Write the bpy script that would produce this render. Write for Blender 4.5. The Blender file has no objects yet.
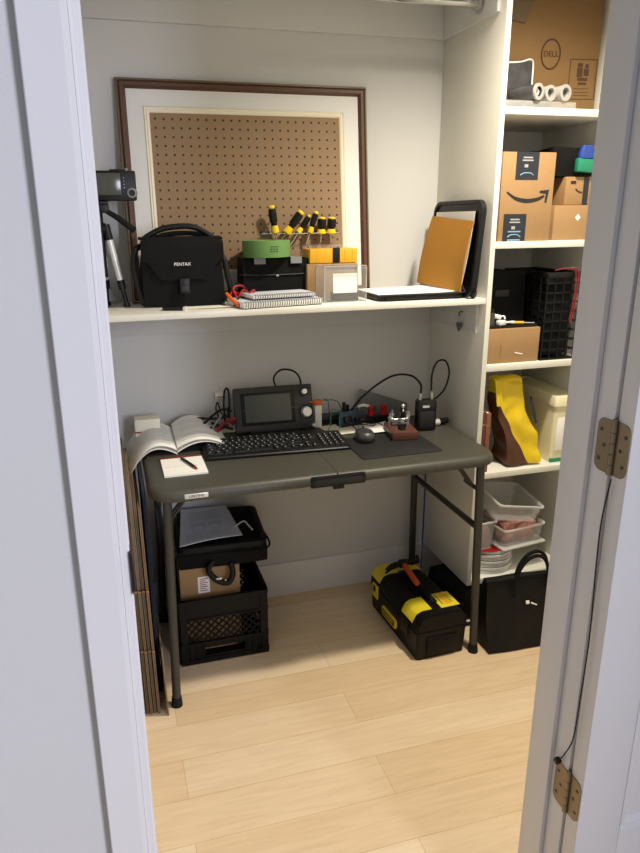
import bpy, bmesh, math, random
from mathutils import Vector, Matrix, Euler, noise
random.seed(7)
sc = bpy.context.scene
COL = sc.collection
R = math.radians
PI = math.pi

# ---------------------------------------------------------------- materials
def lin(c):
    return tuple(((v/255)/12.92 if v/255 <= .04045 else ((v/255+.055)/1.055)**2.4) for v in c)
def mat(name, rgb, rough=.5, metal=0., var=.06, scale=12., bump=0., bscale=60., spec=.5, sheen=0., coat=0.):
    m = bpy.data.materials.new(name); m.use_nodes = True
    nt = m.node_tree; b = nt.nodes['Principled BSDF']
    b.inputs['Roughness'].default_value = rough; b.inputs['Metallic'].default_value = metal
    b.inputs['Specular IOR Level'].default_value = spec
    b.inputs['Sheen Weight'].default_value = sheen; b.inputs['Coat Weight'].default_value = coat
    c = lin(rgb)
    tc = nt.nodes.new('ShaderNodeTexCoord')
    n = nt.nodes.new('ShaderNodeTexNoise'); n.inputs['Scale'].default_value = scale; n.inputs['Detail'].default_value = 4
    nt.links.new(tc.outputs['Object'], n.inputs['Vector'])
    mx = nt.nodes.new('ShaderNodeMix'); mx.data_type = 'RGBA'
    mx.inputs[6].default_value = (*[v*(1-var) for v in c], 1); mx.inputs[7].default_value = (*[min(1, v*(1+var)) for v in c], 1)
    nt.links.new(n.outputs['Fac'], mx.inputs[0]); nt.links.new(mx.outputs[2], b.inputs['Base Color'])
    if bump:
        n2 = nt.nodes.new('ShaderNodeTexNoise'); n2.inputs['Scale'].default_value = bscale; n2.inputs['Detail'].default_value = 3
        nt.links.new(tc.outputs['Object'], n2.inputs['Vector'])
        bp = nt.nodes.new('ShaderNodeBump'); bp.inputs['Strength'].default_value = bump; bp.inputs['Distance'].default_value = .004
        nt.links.new(n2.outputs['Fac'], bp.inputs['Height']); nt.links.new(bp.outputs['Normal'], b.inputs['Normal'])
    return m
def clear_mat(name, rgb, alpha=.25, rough=.15):
    m = mat(name, rgb, rough, var=.03)
    m.node_tree.nodes['Principled BSDF'].inputs['Alpha'].default_value = alpha
    return m
M = {}
M['wall'] = mat('painted wall', (204,204,201), .75, var=.012, scale=3, bump=.05, bscale=250)
M['trim'] = mat('white trim paint', (218,217,216), .38, var=.01, scale=3)
M['melamine'] = mat('white melamine board', (222,220,208), .42, var=.012, scale=4)
M['ceil'] = mat('ceiling paint', (214,212,206), .8, var=.01)
M['olive'] = mat('olive moulded plastic', (66,65,56), .45, var=.05, scale=30, bump=.12, bscale=420)
M['steel_dark'] = mat('dark olive powder coat', (50,48,42), .4, var=.06, scale=30)
M['black'] = mat('black plastic', (11,11,12), .45, var=.1, spec=.35)
M['black_rub'] = mat('black rubber', (10,10,11), .65, var=.1, spec=.3)
M['nylon'] = mat('black nylon fabric', (8,8,9), .85, var=.15, scale=60, bump=.35, bscale=500, spec=.25)
M['nylon2'] = mat('black coated fabric', (10,10,11), .6, spec=.3, var=.15, scale=20, bump=.3, bscale=40)
M['leather'] = mat('black leatherette', (11,11,12), .42, spec=.35, var=.12, bump=.25, bscale=160)
M['matte'] = mat('matt black plastic', (9,9,9), .5, var=.1, spec=.2)
M['print_pale'] = mat('pale print', (205,204,200), .7)
M['ring'] = mat('off white roll end', (166,164,157), .5, var=.04)
M['charcoal'] = mat('charcoal painted metal', (50,51,53), .42, var=.05)
M['dgrey'] = mat('dark grey plastic', (27,27,28), .6, var=.08)
M['screen'] = mat('olive grey display', (74,78,70), .18, var=.05, scale=3)
M['grey'] = mat('grey plastic', (128,128,130), .4, var=.05)
M['mgrey'] = mat('mid grey metal', (112,114,116), .4, .5, var=.06)
M['silver'] = mat('brushed silver', (205,205,203), .3, .9, var=.05, scale=40)
M['satin'] = mat('satin white aluminium', (214,214,208), .35, .25, var=.04)
M['nickel'] = mat('satin nickel hinge', (140,126,104), .38, .85, var=.08, scale=30)
M['chrome'] = mat('chrome rod', (200,198,194), .12, 1., var=.02)
M['paper'] = mat('white paper', (240,239,233), .7, var=.02)
M['paper_cream'] = mat('cream paper', (240,235,215), .7, var=.03)
M['paper_grey'] = mat('pale grey paper', (196,200,208), .7, var=.03)
M['white_pl'] = mat('white plastic', (235,234,228), .38, var=.02)
M['cream_pl'] = mat('cream plastic', (233,226,188), .42, var=.03)
M['card'] = mat('brown cardboard', (158,124,82), .8, var=.06, scale=25, bump=.08, bscale=120)
M['card_dk'] = mat('weathered cardboard', (106,88,65), .85, var=.09, scale=25, bump=.1, bscale=120)
M['card_dk2'] = mat('dull brown cardboard', (122,100,73), .85, var=.09, scale=25, bump=.1, bscale=120)
M['card_big'] = mat('deep brown cardboard', (128,97,56), .8, var=.05, scale=18)
M['ink'] = mat('black print ink', (26,26,28), .6)
M['ink_soft'] = mat('dark brown print', (74,52,32), .8)
M['label_navy'] = mat('dark navy printed tape', (30,35,44), .45, var=.1)
M['label_blue'] = mat('pale blue print', (120,160,190), .5)
M['tape_grey'] = mat('grey print', (160,160,160), .6)
M['yellow'] = mat('bright yellow plastic', (240,206,30), .4, var=.05)
M['yellow_or'] = mat('amber yellow plastic', (226,168,32), .38, var=.04)
M['yellow_st'] = mat('yellow sticker', (226,206,40), .45, var=.05)
M['green_tape'] = mat('green masking tape', (98,140,74), .7, var=.06, scale=40)
M['envelope'] = mat('manila envelope paper', (178,124,34), .75, var=.04)
M['red'] = mat('red plastic', (170,26,26), .4, var=.06)
M['dred'] = mat('dark red plastic', (120,26,32), .45, var=.08)
M['orange'] = mat('orange plastic', (224,108,44), .45, var=.06)
M['rust'] = mat('orange red handle', (196,78,42), .5, var=.06)
M['navy'] = mat('navy blue fabric', (23,31,46), .85, var=.15, scale=30, bump=.2, bscale=200)
M['blue'] = mat('blue plastic', (36,66,150), .4, var=.06)
M['pcb'] = mat('blue circuit board', (34,62,88), .45, var=.12, scale=40)
M['green_pl'] = mat('green plastic', (28,130,96), .45, var=.06)
M['wood_key'] = mat('reddish walnut', (88,52,40), .4, var=.14, scale=28)
M['book_brown'] = mat('tan leather spine', (126,78,50), .55, var=.08)
M['brown_bag'] = mat('brown printed foil', (92,58,38), .32, var=.12, scale=9, bump=.5, bscale=14)
M['yellow_bag'] = mat('yellow printed foil', (228,196,30), .28, var=.06, scale=9, bump=.5, bscale=14)
M['roll_dark'] = mat('dark film wrap', (66,66,68), .22, var=.5, scale=22, bump=.6, bscale=30)
M['frame_brown'] = mat('dark walnut frame', (84,54,38), .38, var=.14, scale=30)
M['frame_gold'] = mat('dull bronze edge', (116,100,76), .45, .3, var=.08)
M['matboard'] = mat('off white mat board', (226,226,222), .8, var=.012)
M['fillet'] = mat('cream fillet moulding', (238,231,208), .5, var=.02)
M['wire'] = mat('zinc wire', (186,186,184), .3, .9)
M['brass'] = mat('brass', (190,156,90), .3, .9)
M['pinkbits'] = mat('mottled pink contents', (176,118,104), .7, var=1.6, scale=75)
M['dust'] = mat('dark gap', (12,12,12), .9)
M['mauve'] = mat('mauve contents', (150,112,104), .8, var=.3, scale=30)
M['clear'] = clear_mat('clear acrylic', (238,240,240), .07, .04)
M['tub'] = clear_mat('translucent tub plastic', (222,222,218), .24, .25)
M['tub_rim'] = clear_mat('translucent tub rim', (236,234,228), .55, .25)
M['film'] = clear_mat('clear film', (230,230,228), .28, .1)

def pegboard_mat():
    m = mat('pegboard hardboard', (146,120,90), .75, var=.06, scale=60)
    nt = m.node_tree; b = nt.nodes['Principled BSDF']
    mx = [n for n in nt.nodes if n.type == 'MIX'][0]; tc = [n for n in nt.nodes if n.type == 'TEX_COORD'][0]
    sep = nt.nodes.new('ShaderNodeSeparateXYZ'); nt.links.new(tc.outputs['Object'], sep.inputs[0])
    def mn(op, a, v=None):
        n = nt.nodes.new('ShaderNodeMath'); n.operation = op
        for i, q in enumerate((a, v)):
            if q is None: continue
            if isinstance(q, (int, float)): n.inputs[i].default_value = q
            else: nt.links.new(q, n.inputs[i])
        return n.outputs[0]
    P = .0292
    def cell(o):
        f = mn('FRACT', mn('ADD', mn('MULTIPLY', o, 1/P), 100.5)); d = mn('SUBTRACT', f, .5); return mn('MULTIPLY', d, d)
    d2 = mn('ADD', cell(sep.outputs['X']), cell(sep.outputs['Z']))
    hole = mn('LESS_THAN', d2, .0165)
    m2 = nt.nodes.new('ShaderNodeMix'); m2.data_type = 'RGBA'; m2.inputs[7].default_value = (.018, .012, .008, 1)
    nt.links.new(hole, m2.inputs[0]); nt.links.new(mx.outputs[2], m2.inputs[6]); nt.links.new(m2.outputs[2], b.inputs['Base Color'])
    return m
M['peg'] = pegboard_mat()

def floor_mat():
    m = bpy.data.materials.new('pale maple planks'); m.use_nodes = True
    nt = m.node_tree; b = nt.nodes['Principled BSDF']; b.inputs['Roughness'].default_value = .36
    tc = nt.nodes.new('ShaderNodeTexCoord'); mp = nt.nodes.new('ShaderNodeMapping')
    mp.inputs['Location'].default_value = (5.27, 10*.148+.982, 0)
    nt.links.new(tc.outputs['Object'], mp.inputs[0])
    br = nt.nodes.new('ShaderNodeTexBrick'); br.offset = .37; br.offset_frequency = 2; br.squash = 1
    br.inputs['Scale'].default_value = 1; br.inputs['Brick Width'].default_value = 1.55; br.inputs['Row Height'].default_value = .148
    br.inputs['Mortar Size'].default_value = .0011; br.inputs['Mortar Smooth'].default_value = .3; br.inputs['Bias'].default_value = -.1
    br.inputs['Color1'].default_value = (*lin((236,214,180)), 1); br.inputs['Color2'].default_value = (*lin((224,196,156)), 1)
    br.inputs['Mortar'].default_value = (*lin((206,174,130)), 1)
    nt.links.new(mp.outputs[0], br.inputs['Vector'])
    m2 = nt.nodes.new('ShaderNodeMapping'); m2.inputs['Scale'].default_value = (2.2, 26, 1); nt.links.new(tc.outputs['Object'], m2.inputs[0])
    n = nt.nodes.new('ShaderNodeTexNoise'); n.inputs['Scale'].default_value = 1.6; n.inputs['Detail'].default_value = 7; n.inputs['Distortion'].default_value = 1.4
    nt.links.new(m2.outputs[0], n.inputs['Vector'])
    rp = nt.nodes.new('ShaderNodeValToRGB'); rp.color_ramp.elements[0].position = .3; rp.color_ramp.elements[1].position = .62
    rp.color_ramp.elements[0].color = (.86, .82, .76, 1); rp.color_ramp.elements[1].color = (1, 1, 1, 1)
    nt.links.new(n.outputs['Fac'], rp.inputs[0])
    mx = nt.nodes.new('ShaderNodeMix'); mx.data_type = 'RGBA'; mx.blend_type = 'MULTIPLY'; mx.inputs[0].default_value = .7
    nt.links.new(br.outputs['Color'], mx.inputs[6]); nt.links.new(rp.outputs[0], mx.inputs[7]); nt.links.new(mx.outputs[2], b.inputs['Base Color'])
    return m
M['floor'] = floor_mat()

# ---------------------------------------------------------------- mesh building
class MB:
    def __init__(s): s.bm = bmesh.new(); s.m = 0
    def take(s, t, mx=None, m=None):
        if mx is not None: bmesh.ops.transform(t, matrix=mx, verts=t.verts)
        for f in t.faces: f.material_index = s.m if m is None else m
        me = bpy.data.meshes.new('t'); t.to_mesh(me); t.free(); s.bm.from_mesh(me); bpy.data.meshes.remove(me); return s
    def box(s, c, d, rot=(0,0,0), bev=0., seg=2, m=None):
        t = bmesh.new(); bmesh.ops.create_cube(t, size=1); bmesh.ops.scale(t, vec=d, verts=t.verts)
        if bev: bmesh.ops.bevel(t, geom=t.edges[:], offset=min(bev, min(d)*.49), segments=seg, affect='EDGES', profile=.5)
        return s.take(t, Matrix.Translation(c) @ Euler(rot).to_matrix().to_4x4(), m)
    def bb(s, x0, x1, y0, y1, z0, z1, bev=0., m=None, seg=2):
        return s.box(((x0+x1)/2, (y0+y1)/2, (z0+z1)/2), (abs(x1-x0), abs(y1-y0), abs(z1-z0)), bev=bev, m=m, seg=seg)
    def cyl(s, p, q, r, r2=None, n=24, m=None, caps=True):
        p, q = Vector(p), Vector(q); d = q-p; t = bmesh.new()
        bmesh.ops.create_cone(t, cap_ends=caps, segments=n, radius1=r, radius2=r if r2 is None else r2, depth=d.length)
        return s.take(t, Matrix.Translation((p+q)/2) @ d.to_track_quat('Z', 'Y').to_matrix().to_4x4(), m)
    def ball(s, c, r, sc_=(1,1,1), n=16, m=None):
        t = bmesh.new(); bmesh.ops.create_uvsphere(t, u_segments=n*2, v_segments=n, radius=r)
        return s.take(t, Matrix.Translation(c) @ Matrix.Diagonal((*sc_, 1)), m)
    def loft(s, loops, cap0=True, cap1=True, closed=True, m=None):
        t = bmesh.new(); L = [[t.verts.new(p) for p in lp] for lp in loops]
        for a, b in zip(L, L[1:]):
            n = len(a)
            for i in range(n if closed else n-1):
                j = (i+1) % n; t.faces.new((a[i], a[j], b[j], b[i]))
        if cap0: t.faces.new(L[0][::-1])
        if cap1: t.faces.new(L[-1])
        bmesh.ops.recalc_face_normals(t, faces=t.faces)
        return s.take(t, None, m)
    def lathe(s, prof, c=(0,0,0), n=32, mx=None, m=None):
        loops = [[(r*math.cos(2*PI*i/n), r*math.sin(2*PI*i/n), z) for i in range(n)] for r, z in prof]
        cp = prof[0] != prof[-1]; t = MB(); t.loft(loops, cp, cp); return s.take(t.bm, (mx or Matrix()) if mx else Matrix.Translation(c), m)
    def prism(s, poly, d, mx=None, bev=0., m=None):            # polygon in xz, extruded along y from 0 to d
        t = MB(); t.loft([[(x, 0, z) for x, z in poly], [(x, d, z) for x, z in poly]])
        if bev: bmesh.ops.bevel(t.bm, geom=t.bm.edges[:], offset=bev, segments=2, affect='EDGES')
        return s.take(t.bm, mx, m)
    def tube(s, pts, r, n=10, sm=8, closed=False, m=None, r2=None):
        P = [Vector(p) for p in pts]
        if sm > 1 and len(P) > 2:
            Q = []; N = len(P)
            for i in range(N if closed else N-1):
                g = (lambda k: P[k % N]) if closed else (lambda k: P[max(0, min(N-1, k))])
                a, b, c, d = g(i-1), g(i), g(i+1), g(i+2)
                for k in range(sm):
                    u = k/sm; Q.append(.5*((2*b)+(c-a)*u+(2*a-5*b+4*c-d)*u*u+(3*b-a-3*c+d)*u**3))
            if not closed: Q.append(P[-1])
            P = Q
        loops = []; N = len(P); nrm = None
        for i, p in enumerate(P):
            tg = (P[(i+1) % N]-P[i-1]) if closed else (P[min(N-1, i+1)]-P[max(0, i-1)])
            if tg.length < 1e-9: tg = Vector((0,0,1))
            tg.normalize()
            if nrm is None:
                nrm = tg.orthogonal().normalized()
            nrm = nrm-tg*nrm.dot(tg)
            nrm = tg.orthogonal().normalized() if nrm.length < 1e-6 else nrm.normalized()
            bn = tg.cross(nrm); rr_ = r if r2 is None else r+(r2-r)*i/(N-1)
            loops.append([p+rr_*(math.cos(2*PI*k/n)*nrm+math.sin(2*PI*k/n)*bn) for k in range(n)])
        if closed: loops.append(loops[0])
        return s.loft(loops, not closed, not closed, m=m)
    def grid(s, f, nu, nv, thick=0., m=None):                   # f(u,v)->point; a sheet, given a real thickness
        t = bmesh.new(); V = [[t.verts.new(f(i/nu, j/nv)) for j in range(nv+1)] for i in range(nu+1)]
        for i in range(nu):
            for j in range(nv): t.faces.new((V[i][j], V[i+1][j], V[i+1][j+1], V[i][j+1]))
        if thick:
            bmesh.ops.recalc_face_normals(t, faces=t.faces); bmesh.ops.solidify(t, geom=t.faces[:], thickness=thick)
        return s.take(t, None, m)
    def soft(s, c, d, p=.35, amp=.006, fr=9., seed=0, rot=(0,0,0), n=14, m=None, shape=None):   # rounded, slightly lumpy fabric volume
        t = bmesh.new(); bmesh.ops.create_cube(t, size=2); bmesh.ops.subdivide_edges(t, edges=t.edges[:], cuts=n, use_grid_fill=True)
        for v in t.verts:
            q = v.co.copy(); sp = q.normalized()*1.0
            k = q.lerp(sp*1.12, p)
            k = Vector((k.x*d[0]/2, k.y*d[1]/2, k.z*d[2]/2))
            if shape: k = Vector(shape(k))
            w = Vector((noise.noise(k*fr+Vector((seed,0,0))), noise.noise(k*fr+Vector((0,seed+5,0))), noise.noise(k*fr+Vector((0,0,seed+9)))))
            v.co = k+w*amp
        return s.take(t, Matrix.Translation(c) @ Euler(rot).to_matrix().to_4x4(), m)
    def text(s, body, size, mx, m=None, ext=.0004, align='CENTER'):
        cu = bpy.data.curves.new('t', 'FONT'); cu.body = body; cu.size = size; cu.extrude = ext; cu.align_x = align; cu.align_y = 'CENTER'
        o = bpy.data.objects.new('t', cu); COL.objects.link(o)
        me = bpy.data.meshes.new_from_object(o.evaluated_get(bpy.context.evaluated_depsgraph_get()))
        t = bmesh.new(); t.from_mesh(me); s.take(t, mx, m)
        bpy.data.objects.remove(o); bpy.data.meshes.remove(me); bpy.data.curves.remove(cu); return s
    def build(s, name, mats, parent=None, ang=38):
        me = bpy.data.meshes.new(name)
        bmesh.ops.remove_doubles(s.bm, verts=s.bm.verts, dist=1e-6)
        s.bm.to_mesh(me); s.bm.free()
        for mm in (mats if isinstance(mats, (list, tuple)) else [mats]): me.materials.append(M[mm] if isinstance(mm, str) else mm)
        for p in me.polygons: p.use_smooth = True
        me.set_sharp_from_angle(angle=R(ang))
        o = bpy.data.objects.new(name, me); COL.objects.link(o)
        if parent is not None: o.parent = parent
        return o
def mtx(loc, rot=(0,0,0), sc_=None):
    m = Matrix.Translation(loc) @ Euler(rot).to_matrix().to_4x4()
    return m @ Matrix.Diagonal((*sc_, 1)) if sc_ else m
FRONT = (R(90), 0, 0)                                            # text plane facing -y
def tag(o, label, cat, group=None):
    o['label'] = label; o['category'] = cat
    if group: o['group'] = group
    return o
def thing(name, label, cat, loc=(0,0,0), rz=0., group=None, rot=None):
    o = bpy.data.objects.new(name, None); COL.objects.link(o); o.empty_display_size = .05
    o.location = loc; o.rotation_euler = rot if rot else (0, 0, R(rz)); return tag(o, label, cat, group)
def struct(o): o['kind'] = 'structure'; return o
def rrect(w, d, r, n=6, cx=0, cy=0):
    P = []
    for sx, sy, a0 in ((1,1,0), (-1,1,90), (-1,-1,180), (1,-1,270)):
        for k in range(n+1):
            a = R(a0+90*k/n); P.append((cx+sx*(w/2-r)+r*math.cos(a), cy+sy*(d/2-r)+r*math.sin(a)))
    return P

# ================================================================ ROOM
XW, XR, YF = -1.312, .48, -1.5345           # closet left wall, closet right wall, inner face of the door wall
YO = -1.632                                 # outer face of the door wall
JL, JR = -1.2925, -.4965                    # door opening
HZ, CZ = 2.16, 2.6
struct(MB().bb(-3.2, 2.4, -4.2, .1, -.1, 0).build('floor', 'floor'))
struct(MB().bb(XW-.1, XR+.1, YO, .1, CZ, CZ+.1).build('ceiling', 'ceil'))
struct(MB().bb(XW-.1, XR+.1, 0, .1, 0, CZ).build('wall_back', 'wall'))
struct(MB().bb(XW-.1, XW, YF, 0, 0, CZ).build('wall_left', 'wall'))
struct(MB().bb(XR, XR+.1, YF, 0, 0, CZ).build('wall_right', 'wall'))
w = MB(); w.bb(-3.2, JL-.018, YO, YF, 0, CZ); w.bb(JR+.018, 2.4, YO, YF, 0, CZ); w.bb(JL-.018, JR+.018, YO, YF, HZ+.018, CZ)
struct(w.build('wall_front', 'wall'))
struct(MB().prism([(0,0), (.014,0), (.014,.142), (.010,.153), (0,.153)], XR-XW, mtx((XW,0,0), (0,0,R(-90)))).build('baseboard_back', 'trim'))
b = MB(); b.bb(XW, XW+.013, YF, -.014, 0, .153, bev=.003); struct(b.build('baseboard_left', 'trim'))
b = MB(); b.bb(JR+.05, XR, YF, YF+.013, 0, .12, bev=.003); struct(b.build('baseboard_front', 'trim'))
# door frame
j = MB(); j.bb(JL-.018, JL, YO-.002, YF+.002, 0, HZ); j.bb(JL, JL+.0006, -1.61, -1.575, 0, HZ, bev=.0002); struct(j.build('trim_1', 'trim'))
j = MB(); j.bb(JR, JR+.018, YO-.013, YF+.001, 0, HZ, bev=.0015)
j.bb(JR-.011, JR, -1.602, YF, 0, HZ, bev=.0025); struct(j.build('trim_2', 'trim'))
j = MB(); j.bb(JL, JR, YO-.002, YF+.002, HZ, HZ+.018); struct(j.build('trim_3', 'trim'))
def casing(xi, sgn, name):                                      # moulded casing on the room side; thick at the outer edge
    prof = [(0, 0), (0, .006), (.002, .008), (.0075, .0085), (.0085, .0105), (.0125, .0125), (.0135, .0115), (.0195, .0165), (.021, .0178), (.0675, .0178), (.069, .0165), (.069, 0)]
    m = Matrix.Translation((xi, YO, 0)) @ Matrix(((sgn, 0, 0, 0), (0, 0, -1, 0), (0, 1, 0, 0), (0, 0, 0, 1)))
    t = MB(); t.loft([[(x, 0, y) for x, y in prof], [(x, HZ+.05, y) for x, y in prof]]); u = MB(); u.take(t.bm, m)
    bmesh.ops.recalc_face_normals(u.bm, faces=u.bm.faces); return struct(u.build(name, 'trim', ang=20))
casing(JL-.0005, -1, 'trim_4'); casing(JR+.006, 1, 'trim_5')
# strike plate on the left jamb
sp = thing('strike_plate', 'dark curved strike plate lip on the edge of the white left door frame', 'strike plate', (JL, -1.640, 1.098))
prof = [(.0, -.034), (.003, -.024), (.0042, 0), (.003, .024), (.0, .034)]
sb = MB(); sb.prism(prof, .010, mtx((-.0005, -.006, 0))); sb.build('lip', 'black', sp)
sb = MB(); sb.bb(-.001, .0012, .004, .03, -.03, .03, bev=.0005); sb.build('plate', 'steel_dark', sp)

# door leaf, swung right round against the wall
hx, hy = -.4940, -1.650
dr = bpy.data.objects.new('door_1', None); COL.objects.link(dr); dr.location = (hx, hy, 0); dr.rotation_euler = (0, 0, R(-1.5)); dr['kind'] = 'structure'
d = MB(); DW, DH, T0, T1 = .76, 2.14, -.037, -.001
d.bb(0, .1, T0, T1, .012, DH, bev=.0015); d.bb(DW-.1, DW, T0, T1, .012, DH, bev=.0015)
for z0, z1 in ((.012, .395), (.96, 1.10), (2.02, DH)): d.bb(.1, DW-.1, T0, T1, z0, z1)
d.build('frame', 'trim', dr)
for z0, z1 in ((.395, .96), (1.10, 2.02)):
    p = MB(); x0, x1 = .1, DW-.1
    def ring(i, y): return [(x0+i, y, z0+i), (x1-i, y, z0+i), (x1-i, y, z1-i), (x0+i, y, z1-i)]
    p.loft([ring(0, T0), ring(.006, T0+.006), ring(.014, T0+.004), ring(.022, T0+.011), ring(.04, T0+.011), ring(.06, T0+.004)], False, True)
    p.loft([ring(0, T1), ring(.02, T1-.008)], False, True)
    p.build('panel', 'trim', dr)
for zc in (1.207, .484):
    h = bpy.data.objects.new('hinge', None); COL.objects.link(h); h.parent = dr; h.location = (0, 0, zc)
    hl = .047
    def leaf(y0, y1, xx, rnd):
        pts = [(y0, -hl), (y1-rnd, -hl)] if rnd else []
        s_ = 1 if y1 > y0 else -1; r_ = .015; P = [(y0, -hl)]
        for k in range(7): a = R(-90+15*k); P.append((y1-s_*r_+s_*r_*math.cos(a), -hl+r_+r_*math.sin(a)))
        for k in range(7): a = R(15*k); P.append((y1-s_*r_+s_*r_*math.cos(a), hl-r_+r_*math.sin(a)))
        P.append((y0, hl)); q = MB(); q.prism(P, .0018, mtx((xx, 0, 0), (0, 0, R(90)))); 
        for (yy, zz) in ((y0+(y1-y0)*.72, .026), (y0+(y1-y0)*.45, 0), (y0+(y1-y0)*.72, -.026)):
            q.cyl((xx-.0024, yy, zz), (xx-.0012, yy, zz), .0036, n=12, m=1)
        return q
    leaf(.004, .040, -.0026, 1).build('frame_leaf', ['nickel', 'steel_dark'], h)
    leaf(-.002, -.034, -.0002, 1).build('door_leaf', ['nickel', 'steel_dark'], h)
    k = MB()
    for q in range(5): k.cyl((-.004, 0, -hl+q*.0189), (-.004, 0, -hl+q*.0189+.0178), .0052, n=16)
    k.ball((-.004, 0, hl+.001), .005, n=8); k.build('knuckle', 'nickel', h)
# thin cable hanging along the hinge side
c = thing('door_sensor_cable', 'thin black cable dangling between the two door hinges, ending in a small plug', 'cable', (-.5005, -1.653, .545))
pts = [(0, -.006, .61), (-.001, .002, .53), (-.001, .001, .45), (-.001, -.006, .30), (-.002, -.004, .16), (-.003, -.001, .075), (-.006, .012, .028), (-.006, .024, .004)]
MB().tube(pts, .0013, 8).build('wire', 'black', c)
q = MB(); q.box((-.0066, .029, -.004), (.010, .012, .014), rot=(.5, 0, 0), bev=.002); q.build('plug', 'black', c)

# ================================================================ CLOSET FITTINGS
SZ = 1.306
ws = thing('wall_shelf', 'long white shelf spanning the alcove above the folding table', 'shelf', (XW, 0, SZ))
L = -XW
MB().bb(.001, L-.001, -.4123, -.001, -.0195, 0, bev=.0015).build('board', 'melamine', ws)
MB().bb(.001, L-.001, -.013, -.0005, -.128, -.0197, bev=.001).build('back_rail', 'wall', ws)
MB().bb(L-.013, L-.0005, -.372, -.014, -.128, -.0197, bev=.001).build('side_rail', 'wall', ws)
ur = thing('hanging_rail_board', 'white rail board running round the alcove walls high above the pegboard', 'rail board', (XW, 0, 2.2125))
MB().bb(.001, L-.001, -.013, -.0005, 0, .14, bev=.0015).build('back_board', 'wall', ur)
MB().bb(L-.013, L-.0005, -.377, -.014, 0, .14, bev=.0015).build('side_board', 'wall', ur)
rod = thing('closet_rod', 'metal hanging rod at the top edge with a round end flange', 'closet rod', (-.013, -.271, 2.262))
MB().cyl((XW+.014, 0, 0), (-.006, 0, 0), .0155, n=28).build('rod', 'chrome', rod)
f = MB(); f.lathe([(.0, 0), (.030, 0), (.030, .004), (.026, .006), (.022, .007), (.021, .02), (.017, .021), (0, .021)], mx=mtx((0,0,0), (0, R(-90), 0)))
f.cyl((-.003, 0, .012), (-.009, 0, .023), .004, n=10); f.build('flange', 'chrome', rod)
# shelving unit
SU = thing('shelving_unit', 'tall white open shelving unit right of the alcove, full of boxes and bags', 'shelving unit', (0, 0, .16))
BX0, BX1, UF = .0195, .455, -.415
MB().bb(.0, .0193, UF, -.001, 0, 2.40, bev=.0012).build('side_panel', 'melamine', SU)
MB().bb(BX1, .4745, UF, -.001, 0, 2.40, bev=.0012).build('side_panel', 'melamine', SU)
SH = [1.931, 1.500, 1.062, .638, .181]
for z in SH: MB().bb(BX0, BX1, UF+.003, -.001, z-.16-.0235, z-.16, bev=.0012).build('shelf', 'melamine', SU)

# ================================================================ FOLDING TABLE
TX0, TX1, TY0, TY1, TZ = -1.2225, -.0125, -.611, -.045, .788
TB = thing('folding_table', 'dark olive folding table with moulded top and tubular legs', 'table', ((TX0+TX1)/2, (TY0+TY1)/2, 0))
tw, td = TX1-TX0, TY1-TY0
def tl(i, z, r): return [(x, y, z) for x, y in rrect(tw-2*i, td-2*i, max(.004, r-i), 8)]
t = MB(); t.loft([tl(.03, TZ-.020, .085), tl(.012, TZ-.034, .085), tl(.004, TZ-.036, .085), tl(0, TZ-.031, .085), tl(.001, TZ-.016, .085), tl(.006, TZ-.006, .085), tl(.016, TZ-.0005, .085), tl(.03, TZ, .085)])
t.build('tabletop', 'olive', TB, ang=60)
cx0, cy0 = (TX0+TX1)/2, (TY0+TY1)/2
fy = -td/2
lt = MB()
lt.bb(-.094, .094, fy-.0035, fy+.03, TZ-.041, TZ-.0045, bev=.004); lt.bb(-.084, .084, fy-.0052, fy-.003, TZ-.034, TZ-.014, bev=.0008, m=1)
lt.bb(-.02, .018, fy-.007, fy+.004, TZ-.050, TZ-.030, bev=.002); lt.bb(-.001, .001, fy-.004, td/2-.01, TZ-.001, TZ+.0003, m=1)
for x in (-.088, -.03, .03, .088): lt.cyl((x, fy-.0065, TZ-.012), (x, fy-.002, TZ-.012), .0024, n=10)
lt.build('centre_latch', ['black', 'dgrey'], TB)
lp = MB(); lp.bb(-1.117-cx0, -1.044-cx0, fy-.0016, fy+.002, TZ-.0265, TZ-.0105, bev=.002); lp = lp.build('label_plate', 'satin', TB)
MB().text('LIFETIME', .0125, mtx((-1.0805-cx0, fy-.0018, TZ-.0187), FRONT)).build('lettering', 'ink', lp)
def leg(px, py, qx, qy):
    l = MB(); a = Vector((px-cx0, py-cy0, TZ-.022)); e = Vector((qx-cx0, qy-cy0, 0)); d_ = (e-a)
    l.tube([a, a+d_*.97], .0148, 18, 1); o = l.build('leg', 'steel_dark', TB)
    f = MB(); k = a+d_*.955
    f.cyl(e, k, .0195, .0165, n=18); f.build('foot_cap', 'black_rub', o)
FL, FRp = (-1.168, -.575), (-.085, -.590)
leg(*FL, -1.184, -.583); leg(*FRp, -.069, -.603)
leg(-1.168, -.075, -1.184, -.062); leg(-.085, -.075, -.072, -.062)
for (xf, xb, yf_, yb_) in ((-1.173, -1.173, -.576, -.072), (-.081, -.081, -.591, -.073)):
    MB().tube([(xf-cx0, yf_-cy0, .513), (xb-cx0, yb_-cy0, .513)], .0115, 14, 1).build('crossbar', 'steel_dark', TB)
for sx, x0, x1 in ((1, -1.170, -1.085), (-1, -.081, -.160)):
    for yy in (-.545, -.515):
        MB().tube([(x0-cx0, yy-cy0, .655), (x1-cx0, yy-cy0, TZ-.024)], .0052, 10, 1).build('brace', 'steel_dark', TB)
    for bx_, bz_, bl_ in ((x0, .655, .09), (x1, TZ-.026, .06)): g = MB(); g.box((bx_-cx0, -.53-cy0, bz_), (.013, bl_, .012), bev=.002); g.build('brace_bracket', 'steel_dark', TB)

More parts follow.
